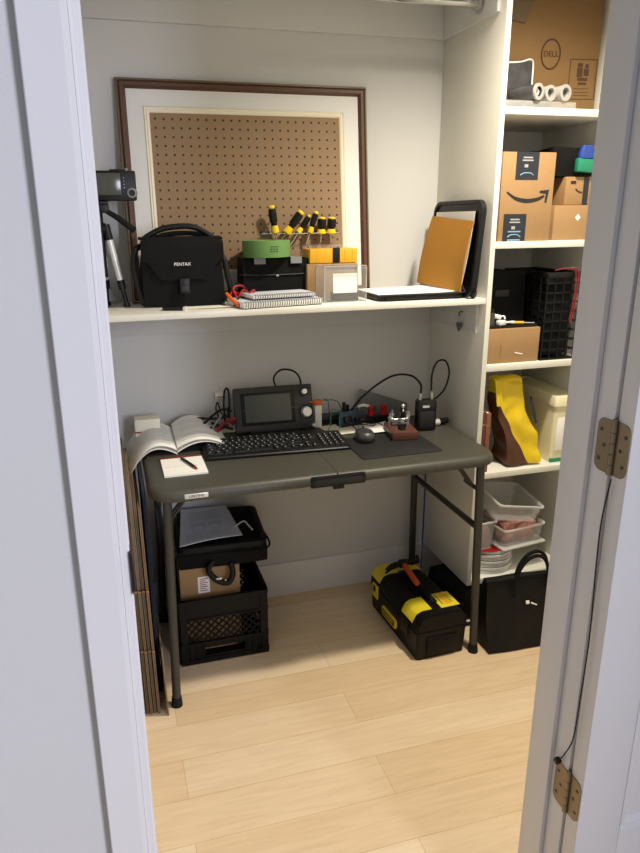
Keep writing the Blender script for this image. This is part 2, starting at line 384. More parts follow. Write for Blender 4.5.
# ================================================================ ON THE WALL SHELF
# framed pegboard leaning on the wall
ang = R(6.4)
FRM = thing('framed_pegboard', 'large brown framed pegboard with white mat, leaning on the wall above the shelf', 'framed board', (-.762, -.108, SZ+.002), rot=(-ang, 0, 0))
W2, HT = .445, .738
def fring(i, y): return [(-W2+i, y, i), (W2-i, y, i), (W2-i, y, HT-i), (-W2+i, y, HT-i)]
p = MB(); p.loft([fring(0, .024), fring(0, .004), fring(.003, 0), fring(.007, -.001), fring(.009, .003)], False, False, m=1)
p.loft([fring(.009, .003), fring(.014, -.004), fring(.024, -.003), fring(.030, .004), fring(.033, .010), fring(.033, .016)], False, False, m=0)
p.build('moulding', ['frame_brown', 'frame_gold'], FRM, ang=25)
p = MB(); p.loft([fring(.030, .009), fring(.086, .009), fring(.087, .012)], False, False); p.build('mat_board', 'matboard', FRM)
p = MB(); p.loft([fring(.0865, .0085), fring(.090, .0055), fring(.094, .0085), fring(.098, .006), fring(.104, .0085), fring(.107, .013)], False, False); p.build('inner_fillet', 'fillet', FRM, ang=20)
p = MB(); p.bb(-W2+.10, W2-.10, .0115, .0155, .10, HT-.10); p.build('pegboard', 'peg', FRM)
p = MB(); p.bb(-W2+.008, W2-.008, .0165, .022, .008, HT-.008); p.build('backing', 'card_dk', FRM)
# screwdriver rack on the pegboard (frame-local z about .22)
def fy_at(z): return -.108+math.tan(ang)*(z-SZ)
rk = thing('screwdriver_rack', 'thin zinc wire rack hooked into the pegboard, holding six screwdrivers', 'tool rack', (-.592, fy_at(1.53)+.008, 1.53), rot=(-ang, 0, 0))
r_ = MB()
for yy in (-.012, -.036): r_.tube([(-.128, yy, .018), (-.134, yy, .006), (-.125, yy, 0), (.126, yy, 0), (.135, yy, .006), (.131, yy, .034)], .0013, 8, 5)
for x in (-.125, -.05, .04, .125): r_.cyl((x, -.036, 0), (x, .002, 0), .0017, n=8)
r_.build('wire_loop', 'mgrey', rk)
def screwdriver(label, top, bot, r=.013, shaft=.09):
    a, e = Vector(bot), Vector(top); d_ = e-a; Lh = d_.length
    s = thing('screwdriver', label, 'screwdriver', a, group='screwdrivers in the pegboard rack'); s.rotation_mode = 'QUATERNION'; s.rotation_quaternion = d_.to_track_quat('Z', 'Y')
    h = MB(); h.lathe([(0, Lh*.30), (r*.86, Lh*.30), (r*.80, Lh*.36), (r*.95, Lh*.46), (r*1.06, Lh*.62), (r*1.0, Lh*.82), (r*.84, Lh*.9), (0, Lh*.9)], n=20)
    for k in range(6): an = 2*PI*k/6; h.cyl((r*.90*math.cos(an), r*.90*math.sin(an), Lh*.42), (r*.90*math.cos(an), r*.90*math.sin(an), Lh*.84), r*.22, n=8)
    h.build('handle', 'black', s)
    h = MB(); h.lathe([(0, 0), (r*.72, 0), (r*1.12, Lh*.06), (r*1.08, Lh*.16), (r*.86, Lh*.305), (0, Lh*.305)], n=20); h.build('collar', 'yellow', s)
    h = MB(); h.lathe([(0, Lh*.89), (r*.85, Lh*.89), (r*.92, Lh*.94), (r*.66, Lh*.99), (0, Lh)], n=20); h.build('end_cap', 'yellow', s)
    h = MB(); h.cyl((0, 0, .002), (0, 0, -shaft), .0027, n=12); h.cyl((0, 0, -shaft), (0, 0, -shaft-.008), .003, .0012, n=8); h.build('blade', 'silver', s)
ry = fy_at(1.535)-.018
screwdriver('screwdriver standing alone at the left end of the wire rack above green tape', (-.703, ry-.012, 1.632), (-.687, ry, 1.533), .0135, .07)
screwdriver('long screwdriver leaning steeply right, second from the left in the rack', (-.592, ry-.02, 1.611), (-.648, ry, 1.533), .0145, .09)
screwdriver('medium screwdriver leaning right, third from the left in the rack', (-.556, ry+.002, 1.597), (-.603, ry+.002, 1.533), .010, .09)
screwdriver('slim screwdriver nearly upright with tall yellow cap, fourth in the rack', (-.536, ry-.014, 1.610), (-.560, ry-.006, 1.533), .0105, .04)
screwdriver('short stubby screwdriver, fifth in the rack, just above the amber box', (-.512, ry-.006, 1.590), (-.514, ry, 1.530), .0155, .026)
screwdriver('short stubby screwdriver at the right end of the wire rack', (-.474, ry-.006, 1.590), (-.476, ry, 1.530), .0155, .026)
# camera bag
CB = thing('camera_bag', 'black padded camera shoulder bag with top handle and white lettering', 'camera bag', (-1.042, -.193, SZ))
g = MB()
def bsh(k): return (k.x*(1+.05*(-k.z/.11)), k.y, k.z)
g.soft((0, 0, .108), (.272, .135, .216), .18, .003, 8, 3, shape=bsh); g.build('body', 'nylon', CB)
fl = MB()
P = [(-.128, .222), (-.128, .135), (-.098, .105), (-.078, .088), (-.068, .084), (.078, .084), (.092, .09), (.112, .118), (.128, .135), (.128, .222)]
def flap(u, v): 
    x = -.134+.268*u; zb = .158 if abs(x) > .122 else (.158-.068*min(1, max(0, (.122-abs(x))/.045)))
    z = .224-.010*(abs(x)/.134)**6+(zb-.224)*v
    y = -.0765+.012*(1-min(1, v*6))-.003*math.sin(PI*v)
    return (x, y, z)
fl.grid(flap, 30, 12, .006); fl.grid(lambda u, v: (-.134+.268*u, -.066+.13*v, .222+.005*math.sin(PI*v)), 12, 8, .006)
fl = fl.build('flap', 'nylon', CB, ang=60)
MB().text('PENTAX', .0145, mtx((-.004, -.0845, .140), FRONT), ext=.0006).build('lettering', 'paper', fl)
h = MB(); h.tube([(-.125, -.02, .214), (-.10, -.022, .232), (-.055, -.024, .252), (0, -.025, .259), (.045, -.024, .256), (.085, -.02, .238), (.12, -.02, .212)], .0095, 10); h.build('handle', 'nylon2', CB)
b_ = MB(); b_.box((0, -.082, .070), (.034, .012, .05), bev=.004); b_.box((0, -.089, .062), (.026, .006, .02), bev=.002, m=1); b_.build('buckle', ['black', 'dgrey'], CB)
h = MB(); h.tube([(-.118, -.03, .20), (-.148, -.05, .188), (-.158, -.05, .14), (-.15, -.045, .07), (-.135, -.05, .015)], .010, 8); h.tube([(.118, -.03, .18), (.140, -.045, .15), (.150, -.05, .09), (.168, -.05, .02)], .010, 8)
h.tube([(-.11, -.01, .21), (-.05, -.01, .232), (.04, -.005, .236), (.11, -.01, .218)], .008, 8); h.build('shoulder_strap', 'nylon2', CB)
# compact camera on a small tripod
TP = thing('tripod', 'small tabletop tripod with silver leg sections behind the left door frame', 'tripod', (-1.288, -.185, SZ))
t = MB(); t.cyl((-.006, 0, .10), (-.006, 0, .31), .011); t.box((.004, 0, .318), (.045, .04, .03), bev=.006); t.box((0, 0, .335), (.05, .045, .008), bev=.002); t.cyl((-.01, 0, .255), (.012, 0, .255), .017); t.build('head', 'black', TP)
t = MB(); t.tube([(.012, -.01, .312), (.05, -.02, .288), (.1, -.035, .248)], .0075, 10, 4, r2=.011); t.build('pan_handle', 'black_rub', TP)
for an, sp_ in ((-8, .058), (185, .012), (95, .06)):
    dx, dy = math.cos(R(an)), math.sin(R(an))
    P0 = Vector((.012*dx, .012*dy, .262)); P1 = Vector((sp_*dx, sp_*dy, .008)); dd = P1-P0
    l = MB(); l.cyl(P0+dd*.16, P0+dd*.70, .0112, .0105, n=16); l = l.build('leg', 'satin', TP)
    q = MB(); q.cyl(P0-dd*.02, P0+dd*.17, .0125, n=14); q.build('hinge_collar', 'black', l); q = MB(); q.cyl(P0+dd*.68, P0+dd*.80, .0122, n=14); q.cyl(P0+dd*.78, P1, .0075, n=12); q.cyl(P1-dd*.02, P1+Vector((0,0,-.008)), .011, n=12); q.build('lower_section', 'black', l)
CM = thing('compact_camera', 'black compact camera on the tripod, grey rear screen facing out', 'camera', (-1.231, -.185, SZ+.340))
b_ = MB(); b_.bb(-.067, .060, -.018, .018, 0, .092, bev=.006); b_.bb(-.02, .03, -.014, .014, .09, .096, bev=.002); b_.build('body', 'black', CM)
b_ = MB(); b_.bb(-.062, .012, -.0205, -.017, .018, .084, bev=.001); b_.build('screen', 'screen', CM)
b_ = MB(); b_.cyl((.045, -.017, .024), (.045, -.023, .024), .0165, n=24); b_.cyl((.045, -.023, .024), (.045, -.0245, .024), .0155, .013, n=24, m=1); b_.cyl((.045, -.0245, .024), (.045, -.0255, .024), .010, n=20); b_.build('control_dial', ['black', 'grey'], CM)
b_ = MB()
for z in (.04, .05, .06, .07): b_.cyl((.022, -.017, z), (.022, -.0198, z), .0022, n=8)
b_.cyl((.03, 0, .09), (.03, 0, .099), .008, n=16); b_.build('buttons', 'grey', CM)
b_ = MB(); b_.cyl((0, .018, .045), (0, .045, .045), .03, n=28); b_.build('lens', 'black', CM)
# pen case and paper slips at the shelf front
q = thing('lighter_box', 'small flat black box on the shelf edge in front of the camera bag', 'box', (-1.083, -.345, SZ), -20)
a = MB(); a.box((-.008, 0, .006), (.066, .026, .012), bev=.002); a.build('body', 'black', q); a = MB(); a.box((.031, 0, .006), (.010, .0262, .0122), bev=.001); a.build('end_cap', 'satin', q)
a = MB(); a.grid(lambda u, v: (-.10+.20*u, -.03+.06*v, .0008+.004*math.sin(PI*u)*u), 12, 4, .0006); o = a.build('paper_slip', 'paper_cream'); o.location = (-.955, -.315, SZ+.0008); o.rotation_euler = (0, 0, R(-6))
tag(o, 'long pale paper slip lying on the shelf in front of the camera bag', 'paper')
# notebooks
def notebook(label, loc, rz, w_, d_, t_):
    n_ = thing('spiral_notebook', label, 'notebook', loc, rz, 'spiral notebooks on the shelf')
    a = MB(); a.bb(-w_/2, w_/2, 0, d_, .001, t_-.001, bev=.0006); a.build('pages', 'paper', n_)
    a = MB(); a.bb(-w_/2-.001, w_/2+.001, -.001, d_+.002, t_-.0012, t_, bev=.0004); a.bb(-w_/2-.001, w_/2+.001, -.001, d_+.002, 0, .0012, bev=.0004); a.build('cover', 'paper_grey', n_)
    a = MB(); k = int(w_/.0085)
    for i in range(k):
        x = -w_/2+.006+(w_-.012)*i/(k-1); a.tube([(x+.001*math.sin(an), .004+.0085*math.cos(an)-.002, t_/2+(t_/2+.0022)*math.sin(an)) for an in [2*PI*j/10 for j in range(10)]], .0011, 5, 1, closed=True)
    a.build('spiral_binding', 'dgrey', n_)
notebook('larger spiral notebook at the bottom of the pair on the shelf edge', (-.733, -.385, SZ+.0025), 10, .285, .155, .020)
notebook('smaller spiral notebook lying on top of the larger one', (-.722, -.355, SZ+.0275), 9, .225, .115, .012)
# black case
BC = thing('zip_case', 'black boxy zip case under the green tape roll, grey straps on top', 'case', (-.715, -.165, SZ))
a = MB(); a.soft((0, 0, .074), (.244, .105, .148), .10, .0025, 9, 11); a.build('body', 'nylon', BC)
a = MB(); a.tube([(-.121, -.02, .094), (-.119, -.0525, .094), (0, -.0555, .092), (.119, -.0525, .094), (.121, -.02, .094)], .0022, 6, 6); a.box((.002, -.058, .090), (.009, .005, .006), bev=.001, m=1); a.build('zip', ['dgrey', 'silver'], BC)
for x in (-.06, .07):
    a = MB(); a.prism([(-.058, .1495), (.0, .1495), (.0, .1525), (-.060, .1525), (-.062, .130), (-.0585, .130)], .04, mtx((x+.02, 0, 0), (0, 0, R(90)))); a.build('strap', 'grey', BC)
a = MB(); a.lathe([(.036, 0), (.083, 0), (.0835, .003), (.0835, .053), (.083, .056), (.037, .056), (.036, .053), (.036, 0)], n=48)
a = a.build('tape_roll', ['green_tape'], None); a.location = (-.742, -.182, SZ+.1525); tag(a, 'wide roll of green masking tape lying on the black zip case', 'tape roll')
a2 = MB(); a2.lathe([(.0335, .001), (.0362, .001), (.0362, .055), (.0335, .055), (.0335, .001)], n=40); a2.build('core', 'card', a)
a2 = MB()
for i, (dx_, dz_) in enumerate(((0, .020), (0, .028), (.002, .036))):
    for k in range(3): an = R(-84+(k-1)*7+dx_*500); a2.box((.0838*math.cos(an), .0838*math.sin(an), dz_), (.007, .0006, .003), rot=(0, 0, an+PI/2))
a2.build('printed_mark', 'ink', a)
# red and orange wires between bag and case
cw = thing('test_leads', 'tangle of red, orange and black test leads beside the spiral notebooks', 'cables', (-.862, -.27, SZ))
a = MB(); a.tube([(-.02, -.09, .006), (-.035, -.04, .03), (-.02, 0, .045), (.01, .03, .03), (.02, .05, .008)], .0035, 8); a.tube([(-.01, -.03, .02), (.015, -.01, .05), (.045, 0, .03), (.05, -.02, .05), (.03, -.03, .04)], .003, 8); a.tube([(0, -.05, .006), (-.02, -.01, .055), (.02, .02, .06), (.03, .04, .02)], .003, 8); a.build('red_lead', 'red', cw)
a = MB(); a.tube([(-.015, -.105, .008), (-.035, -.06, .026), (-.045, -.02, .042)], .008, 10, 4, r2=.005); a.build('orange_probe', 'orange', cw)
a = MB(); a.tube([(-.03, -.07, .006), (.0, -.03, .03), (.03, .0, .012), (.035, .04, .05), (.0, .05, .07)], .003, 8); a.build('black_lead', 'black', cw)
# cardboard box + amber organiser + acrylic case
a = MB(); a.bb(-.095, .095, -.055, .055, 0, .125, bev=.002); a.bb(-.0955, .0955, -.012, .012, .1245, .1256, m=1); a.bb(-.0006, .0006, -.0556, .0556, .06, .1255, m=2)
o = thing('cardboard_box', 'small plain cardboard box under the amber organiser, behind the acrylic case', 'box', (-.513, -.180, SZ)); a.build('body', ['card', 'card_dk2', 'ink_soft'], o)
o = thing('parts_organiser', 'amber yellow parts case with black latch on the small cardboard box', 'organiser', (-.508, -.180, SZ+.1262))
a = MB(); a.bb(-.089, .089, -.05, .05, 0, .050, bev=.004); 
for x in (-.062, .04, .07): a.bb(x-.001, x+.001, -.0512, -.049, .004, .047)
a.build('body', 'yellow_or', o)
a = MB(); a.bb(-.089, .089, -.05, .05, .0505, .063, bev=.003); a.build('lid', 'clear', o)
a = MB(); a.bb(-.004, .022, -.054, -.049, .002, .054, bev=.002); a.build('latch', 'black', o)
o = thing('acrylic_case', 'clear acrylic box holding a white card at the shelf front', 'acrylic box', (-.498, -.282, SZ))
a = MB(); X, Y, Z, t_ = .076, .045, .118, .003
a.bb(-X, X, -Y, -Y+t_, 0, Z); a.bb(-X, X, Y-t_, Y, 0, Z); a.bb(-X, -X+t_, -Y+t_, Y-t_, 0, Z); a.bb(X-t_, X, -Y+t_, Y-t_, 0, Z); a.bb(-X+t_, X-t_, -Y+t_, Y-t_, 0, t_); a.build('shell', 'clear', o)
a = MB(); a.bb(-X-.002, X+.002, -Y-.002, Y+.002, Z, Z+.004, bev=.001); a.bb(-X-.002, X+.002, -Y-.002, -Y, Z-.008, Z); a.build('lid', 'clear', o)
a = MB(); 
for x in (-X, X):
    for y in (-Y, Y): a.bb(x-.0015, x+.0015, y-.0015, y+.0015, 0, Z)
for x in (-X, X): a.bb(x-.0015, x+.0015, -Y, Y, Z+.003, Z+.005); a.bb(x-.0015, x+.0015, -Y, Y, -.0002, .002)
for y in (-Y, Y): a.bb(-X, X, y-.0015, y+.0015, Z+.003, Z+.005); a.bb(-X, X, y-.0015, y+.0015, -.0002, .002)
a.build('polished_edges', 'film', o)
a = MB(); a.box((.004, -.028, .063), (.088, .0012, .066), rot=(-.06, 0, .03)); a.box((.006, -.02, .018), (.1, .01, .03), bev=.002, m=1); a.build('card', ['paper', 'dgrey'], o)
# zip portfolio, open, with sheets and an envelope
PF = thing('zip_portfolio', 'black zip portfolio open on the shelf, its cover standing against the white side panel', 'portfolio', (-.022, -.24, SZ))
a = MB(); P = rrect(.355, .245, .03, 6); P = rrect(.34, .25, .03, 6)
a.loft([[(x-.198, y-.008, z) for x, y in P] for z in (.002, .004)], True, False); a.loft([[(x*k-.198, y*k-.008, z) for x, y in P] for k, z in ((.985, 0.0005), (1, .003), (1, .017), (.99, .019), (.95, .019), (.94, .014))]); a.build('lower_cover', 'leather', PF)
a = MB(); P = rrect(.35, .330, .04, 6)
def up(x, z, o_): return (-.034+o_+.022*((z+.165)/.33), x-.004, z+.170)
a.loft([[up(x*k, z*k, o_) for x, z in P] for k, o_ in ((.985, .012), (1, .009), (1, -.008), (.985, -.011), (.93, -.011), (.925, -.004))]); a.build('upper_cover', 'leather', PF)
a = MB(); a.tube([(-.022, -.155, .010), (-.030, -.15, .026), (-.03, .15, .026), (-.022, .155, .010)], .011, 8, 3); a.build('spine', 'leather', PF)
a = MB(); a.tube([(-.366, -.13, .021), (-.33, -.136, .022), (-.06, -.136, .022), (-.045, -.128, .03), (-.05, -.12, .05)], .003, 8, 5); a.build('zip', 'dgrey', PF)
def sheet(name, label, cat, f, mat_, nu=10, nv=8, th=.0012, mats=None):
    a = MB(); a.grid(f, nu, nv, th); return tag(a.build(name, mat_), label, cat)
sheet('paper_stack', 'white sheets lying on the lower half of the open black portfolio', 'paper',
      lambda u, v: (-.385+.30*u, -.365+.235*v, SZ+.023+.005*u*u), 'paper', th=.003)
sheet('paper_sheet', 'white sheet curving up behind the manila envelope in the portfolio', 'paper',
      lambda u, v: (-.068+.018*v-.010*(1-v)**3-.012*(1-u)*(1-v), -.385+.285*u, SZ+.034+.263*v), 'paper', nv=14)
def env(u, v):
    B = Vector((-.122, -.100, SZ+.036)).lerp(Vector((-.098, -.400, SZ+.026)), u); T_ = Vector((-.084, -.135, SZ+.284)).lerp(Vector((-.076, -.425, SZ+.264)), u)
    p_ = B.lerp(T_, v); p_.x -= .008*math.sin(PI*v); return p_
EN = thing('manila_envelope', 'brown manila envelope standing in the open black portfolio', 'envelope')
a = MB(); a.grid(env, 10, 12, .003); a.build('body', 'envelope', EN)
# key ring under the shelf
KR = thing('key_ring', 'small ring of keys on a hook beneath the white shelf end', 'keys', (-.013, -.277, 1.238))
a = MB(); a.tube([(0, 0, .006), (-.012, 0, .006), (-.016, 0, -.002), (-.013, 0, -.008)], .002, 8, 4); a.build('hook', 'steel_dark', KR)
a = MB(); a.tube([(-.012, .013*math.cos(2*PI*k/16), -.018+.016*math.sin(2*PI*k/16)) for k in range(16)], .0014, 6, 1, closed=True); a.build('ring', 'silver', KR)
for k, (y, an) in enumerate(((-.011, .6), (.004, -.1), (.012, -.6))):
    a = MB(); a.box((-.011-.0015*k, y, -.042), (.0018, .017, .016), rot=(an, 0, 0), bev=.0006); a.box((-.011-.0015*k, y+.012*math.sin(an), -.056), (.0016, .006, .024), rot=(an, 0, 0)); a.build('key', 'mgrey', KR)

# ================================================================ ON THE TABLE
# open book
BK = thing('open_book', 'thick open book at the left table end, its left page hanging over the edge', 'book', (-1.10, -.16, TZ))
def pg(side):
    def f(u, v):                                    # u from spine outwards, v from near to far
        y = -.105+.205*v+(.012*u if side > 0 else -.010*u)
        if side > 0: x = .190*u; z = .012+.058*math.sin(PI*min(1, u*.95+.08))**.8*(.65+.35*v)+.022*v*(1-u)-.004*u
        else: x = -.182*u+.010*u*u; z = .010+.064*math.sin(2.3*u+.15)*(.75+.25*v)+.020*v*(1-u)-.098*u**2.3*(1-.35*v)
        return (x, y, max(z, .003) if side > 0 or u < .7 else z)
    return f
for sd in (1, -1):
    a = MB(); a.grid(pg(sd), 18, 8, .0015)
    def low(u, v, f=pg(sd)):
        q = Vector(f(u, v)); q.z = q.z-.004-.012*(1-u); return q
    a.grid(low, 18, 8, .0015); a = a.build('page_block', 'paper', BK, ang=70)
    l = MB()
    for c_ in range(2):
        for r__ in range(13):
            v0 = .12+.76*r__/13
            if random.random() < .1: continue
            u0, u1 = .12, .86-.3*random.random()*(random.random() < .3)
            f = pg(sd)
            if c_ == 0: l.grid(lambda u, v: Vector(f(u0+(u1-u0)*u, v0+.013*v))+Vector((0, 0, .0012)), 14, 1)
    l.build('printed_lines', 'print_pale', a)
a = MB(); a.grid(lambda u, v: (-.09+.22*u, -.080+.17*v, .0028), 6, 4, .002); a.build('cover', 'label_navy', BK)
# white box behind the book
o = thing('small_carton', 'small white carton with red stripe in the back left table corner', 'box', (-1.190, -.088, TZ))
a = MB(); a.bb(-.046, .046, -.03, .03, 0, .096, bev=.0015); a.build('body', 'paper_cream', o); a = MB(); a.bb(-.0464, .0464, -.0304, .0304, .046, .052); a.build('stripe', 'red', o)
# notepad and pen
o = thing('notepad', 'cream notepad with red binding on the front left of the table', 'notepad', (-1.094, -.392, TZ), 0)
a = MB(); a.prism([(-.071, 0), (.071, 0), (.071, .006), (-.071, .006)], .17, mtx((0, -.088, 0))); a.build('sheets', 'paper', o)
a = MB(); a.bb(-.0725, .0725, .074, .088, 0, .0075, bev=.001); a.build('binding', 'dred', o)
a = MB(); a.bb(-.066, .066, -.074, -.0735, .006, .0063); a.bb(-.066, .066, -.010, -.0095, .006, .0063)
a.build('printed_line', 'tape_grey', o)
o = thing('ballpoint_pen', 'black and red ballpoint pen lying on the notepad', 'pen', (-1.075, -.395, TZ+.0112), 0, rot=(0, 0, R(-72)))
a = MB(); a.cyl((-.062, 0, 0), (.045, 0, 0), .0048, n=14); a.build('barrel', 'black', o)
a = MB(); a.cyl((.045, 0, 0), (.064, 0, 0), .0048, .0018, n=14); a.build('tip', 'red', o); a = MB(); a.bb(-.06, -.025, -.0012, .0012, .004, .0068, bev=.0005); a.build('clip', 'silver', o)
# keyboard
KB = thing('keyboard', 'black full size keyboard with white legends in front of the display unit', 'keyboard', (-.752, -.295, TZ), -3.5)
kw, kd = .525, .176
a = MB(); a.loft([[(x, y, z+.010*(y/kd+.5)) for x, y in rrect(kw-2*i, kd-2*i, .012)] for i, z in ((.002, .0005), (0, .003), (0, .009), (.003, .012))]); a.build('base', 'black', KB)
a = MB(); pit = .0232; lg = []
def keyc(x, y, w_, d_):
    z0 = .0115+.010*(y/kd+.5); t = [[(x+sx*(w_/2-i), y+sy*(d_/2-i), z) for sx, sy in ((1,1),(-1,1),(-1,-1),(1,-1))] for i, z in ((0, z0), (.0012, z0+.005), (.0025, z0+.0066))]
    a.loft(t, False, True, m=0); a.box((x-w_*.12, y+d_*.16, z0+.0068), (.0046, .0034, .0003), m=1)
rows = [(.068, [(i, 1) for i in range(15)]), (.040, [(i, 1) for i in range(13)]+[(13.5, 2)]), (.0165, [(.25, 1.5)]+[(1.5+i, 1) for i in range(12)]+[(13.75, 1.5)]), (-.007, [(.375, 1.75)]+[(1.75+i, 1) for i in range(11)]+[(13.4, 2.25)]),
        (-.0305, [(.6, 2.2)]+[(2.25+i, 1) for i in range(10)]+[(13.2, 2.5)]), (-.054, [(.1, 1.2), (1.4, 1.2), (2.7, 1.2), (6.5, 6), (10.4, 1.2), (11.7, 1.2), (13, 1.2), (14.1, 1)])]
for y, ks in rows:
    for i, w_ in ks: keyc(-kw/2+.0235+i*pit, y, pit*w_-.0022, .0205)
for y in (.040, .0165):
    for i in range(3): keyc(.093+i*pit, y, .0208, .0205)
keyc(.093+pit, -.0305, .0208, .0205)
for i in range(3): keyc(.093+i*pit, -.054, .0208, .0205)
for r__ in range(5):
    for i in range(4): keyc(.176+i*.0222, .040-.0235*r__, .0198, .0205)
a.build('keycaps', ['black', 'paper_grey'], KB)
# display unit with knobs
DU = thing('radio_display_unit', 'charcoal display unit with wide screen and two silver knobs behind the keyboard', 'display unit', (-.704, -.112, TZ), -1.5)
tl_ = R(17)
DM = mtx((0, -.010, .006), (-tl_, 0, 0))
a = MB(); t = MB(); t.loft([[(x, y, z+.088) for x, z in rrect(.312-2*i, .176-2*i, .008)] for i, y in ((.004, 0), (0, .003), (0, .022), (.002, .024))]); a.take(t.bm, DM)
a.bb(-.13, .13, .012, .05, .012, .10, bev=.01); a.build('housing', 'charcoal', DU)
a = MB(); t = MB(); t.bb(-.132, .082, -.003, .001, .028, .154, bev=.002); a.take(t.bm, DM); a = a.build('bezel', 'black', DU)
b_ = MB(); t = MB(); t.bb(-.115, .066, -.0042, -.0025, .040, .144); b_.take(t.bm, DM); b_.build('screen', 'screen', a)
for x, z, r__ in ((.122, .146, .0115), (.126, .066, .0205)):
    k = MB(); t = MB(); t.lathe([(0, 0), (r__*1.25, 0), (r__*1.2, .003), (r__, .004), (r__*.96, .018), (r__*.86, .020), (0, .020)], mx=mtx((x, 0, z), (R(90), 0, 0))); k.take(t.bm, DM); k = k.build('knob', 'silver', DU)
    q = MB(); t = MB(); t.lathe([(r__*1.05, .0), (r__*1.45, 0), (r__*1.45, .004), (r__*1.05, .004), (r__*1.05, 0)], mx=mtx((x, 0, z), (R(90), 0, 0))); q.take(t.bm, DM); q.build('knob_skirt', 'black', k)
a = MB(); t = MB(); t.cyl((.15, -.001, .012), (.15, -.018, .012), .006, n=14); t.cyl((.02, 0, .01), (.02, 0, .01001), .001, n=6); a.take(t.bm, DM); a.build('plug', 'white_pl', DU)
a = MB()
for x in (-.11, .11): a.bb(x-.012, x+.012, -.012, .05, 0, .012, bev=.003)
a.build('foot', 'black_rub', DU)
dc = MB(); dc.tube([(-.69, -.07, TZ+.17), (-.694, -.058, TZ+.205), (-.66, -.05, TZ+.232), (-.61, -.052, TZ+.222), (-.586, -.056, TZ+.185), (-.583, -.06, TZ+.12)], .0038, 10)
tag(dc.build('arched_cable', 'black'), 'black cable arching above the top of the display unit', 'cable')
# cable bundle at the left of the display
o = thing('cable_bundle', 'bundle of black and red cables heaped left of the display unit', 'cables', (-.945, -.10, TZ))
a = MB()
a.tube([(-.13, .03, .004), (-.105, .03, .060), (-.06, .03, .070), (0, .0, .072), (.05, -.02, .085), (.06, .0, .11)], .005, 8)
a.tube([(-.09, -.03, .005), (-.05, -.02, .05), (.0, 0, .085), (.04, .02, .100), (.075, .02, .09)], .005, 8)
a.tube([(.052, .035, .02), (.050, .040, .12), (.056, .042, .168), (.068, .042, .172), (.072, .04, .13), (.066, .03, .05)], .0042, 8)
a.tube([(.028, .03, .06), (.018, .035, .10), (.026, .035, .125), (.034, .03, .09), (.05, .02, .06)], .003, 8)
a.tube([(-.06, -.03, .006), (-.02, -.04, .045), (.02, -.03, .05), (.07, -.02, .03)], .0052, 8)
a.tube([(-.04, .03, .03), (.0, .03, .045), (.04, .02, .03), (.05, -.03, .05), (0, -.04, .03)], .0045, 8); a.build('black_cable', 'black', o)
a = MB(); a.tube([(-.01, -.05, .02), (.025, -.04, .055), (.055, -.03, .066), (.075, -.02, .05)], .007, 8); a.box((.066, -.03, .072), (.03, .02, .014), bev=.003); a.build('red_lead', 'dred', o)
a = MB(); a.tube([(-.03, -.04, .02), (0, -.04, .06), (.03, -.02, .088)], .0038, 8); a.build('grey_cable', 'grey', o)
o = thing('power_adapter', 'pale plug adapter on the wall just left of the display unit', 'adapter', (-.905, 0, .928))
a = MB(); a.box((0, -.014, 0), (.03, .028, .026), bev=.003); a.build('body', 'white_pl', o); a = MB(); a.box((0, -.030, -.004), (.024, .005, .006), bev=.001); a.build('lip', 'brass', o)
# orange plug hanging beside the display unit
o = thing('orange_connector', 'orange connector on a white block right of the display unit', 'connector', (-.528, -.10, TZ))
a = MB(); a.bb(-.014, .014, -.012, .012, 0, .092, bev=.003); a.build('white_block', 'white_pl', o)
a = MB(); a.bb(-.018, .014, -.016, .01, .092, .112, bev=.003); a.cyl((-.018, -.003, .104), (-.036, -.003, .106), .0035, n=10); a.build('plug', 'orange', o)
a = MB(); a.tube([(.012, 0, .106), (.04, .0, .108), (.048, 0, .06), (.05, -.02, .004)], .0014, 6); a.tube([(.03, 0, .108), (.08, .0, .10), (.105, -.01, .05), (.12, -.05, .035), (.12, -.12, .006)], .0016, 6); a.build('thin_wire', 'black', o)
o = thing('flat_box', 'flat dark grey box lying against the wall right of the display unit', 'box', (-.452, -.054, TZ)); a = MB(); a.bb(-.055, .05, -.02, .02, 0, .035, bev=.003); a.build('body', 'charcoal', o)
a = MB(); a.bb(-.055, .05, -.0215, -.0195, .012, .016); a.build('groove', 'black', o)
# instruction leaflets
sheet('leaflet', 'white folded leaflet on the table between keyboard and wooden key', 'paper', lambda u, v: (-.505+.225*u-.02*v, -.228+.125*v, TZ+.002+.012*u*(1-u)), 'paper_cream', th=.002)
sheet('leaflet', 'smaller white slip overlapping the folded leaflet behind the mouse', 'paper', lambda u, v: (-.40+.11*u+.02*v, -.265+.09*v, TZ+.010+.012*u*v), 'paper', th=.001)
o = MB(); pts = []
for k in range(26): an = k*.55; pts.append((-.345+(.034-.0006*k)*math.cos(an), -.178+.032*math.sin(an), TZ+.016+.0006*k+.004*math.sin(an*2)))
pts += [(-.30, -.20, TZ+.02), (-.285, -.262, TZ+.012)]
o.tube(pts, .0018, 6, 2); tag(o.build('coiled_wire', 'black'), 'thin black wire coiled on the white leaflets', 'wire')
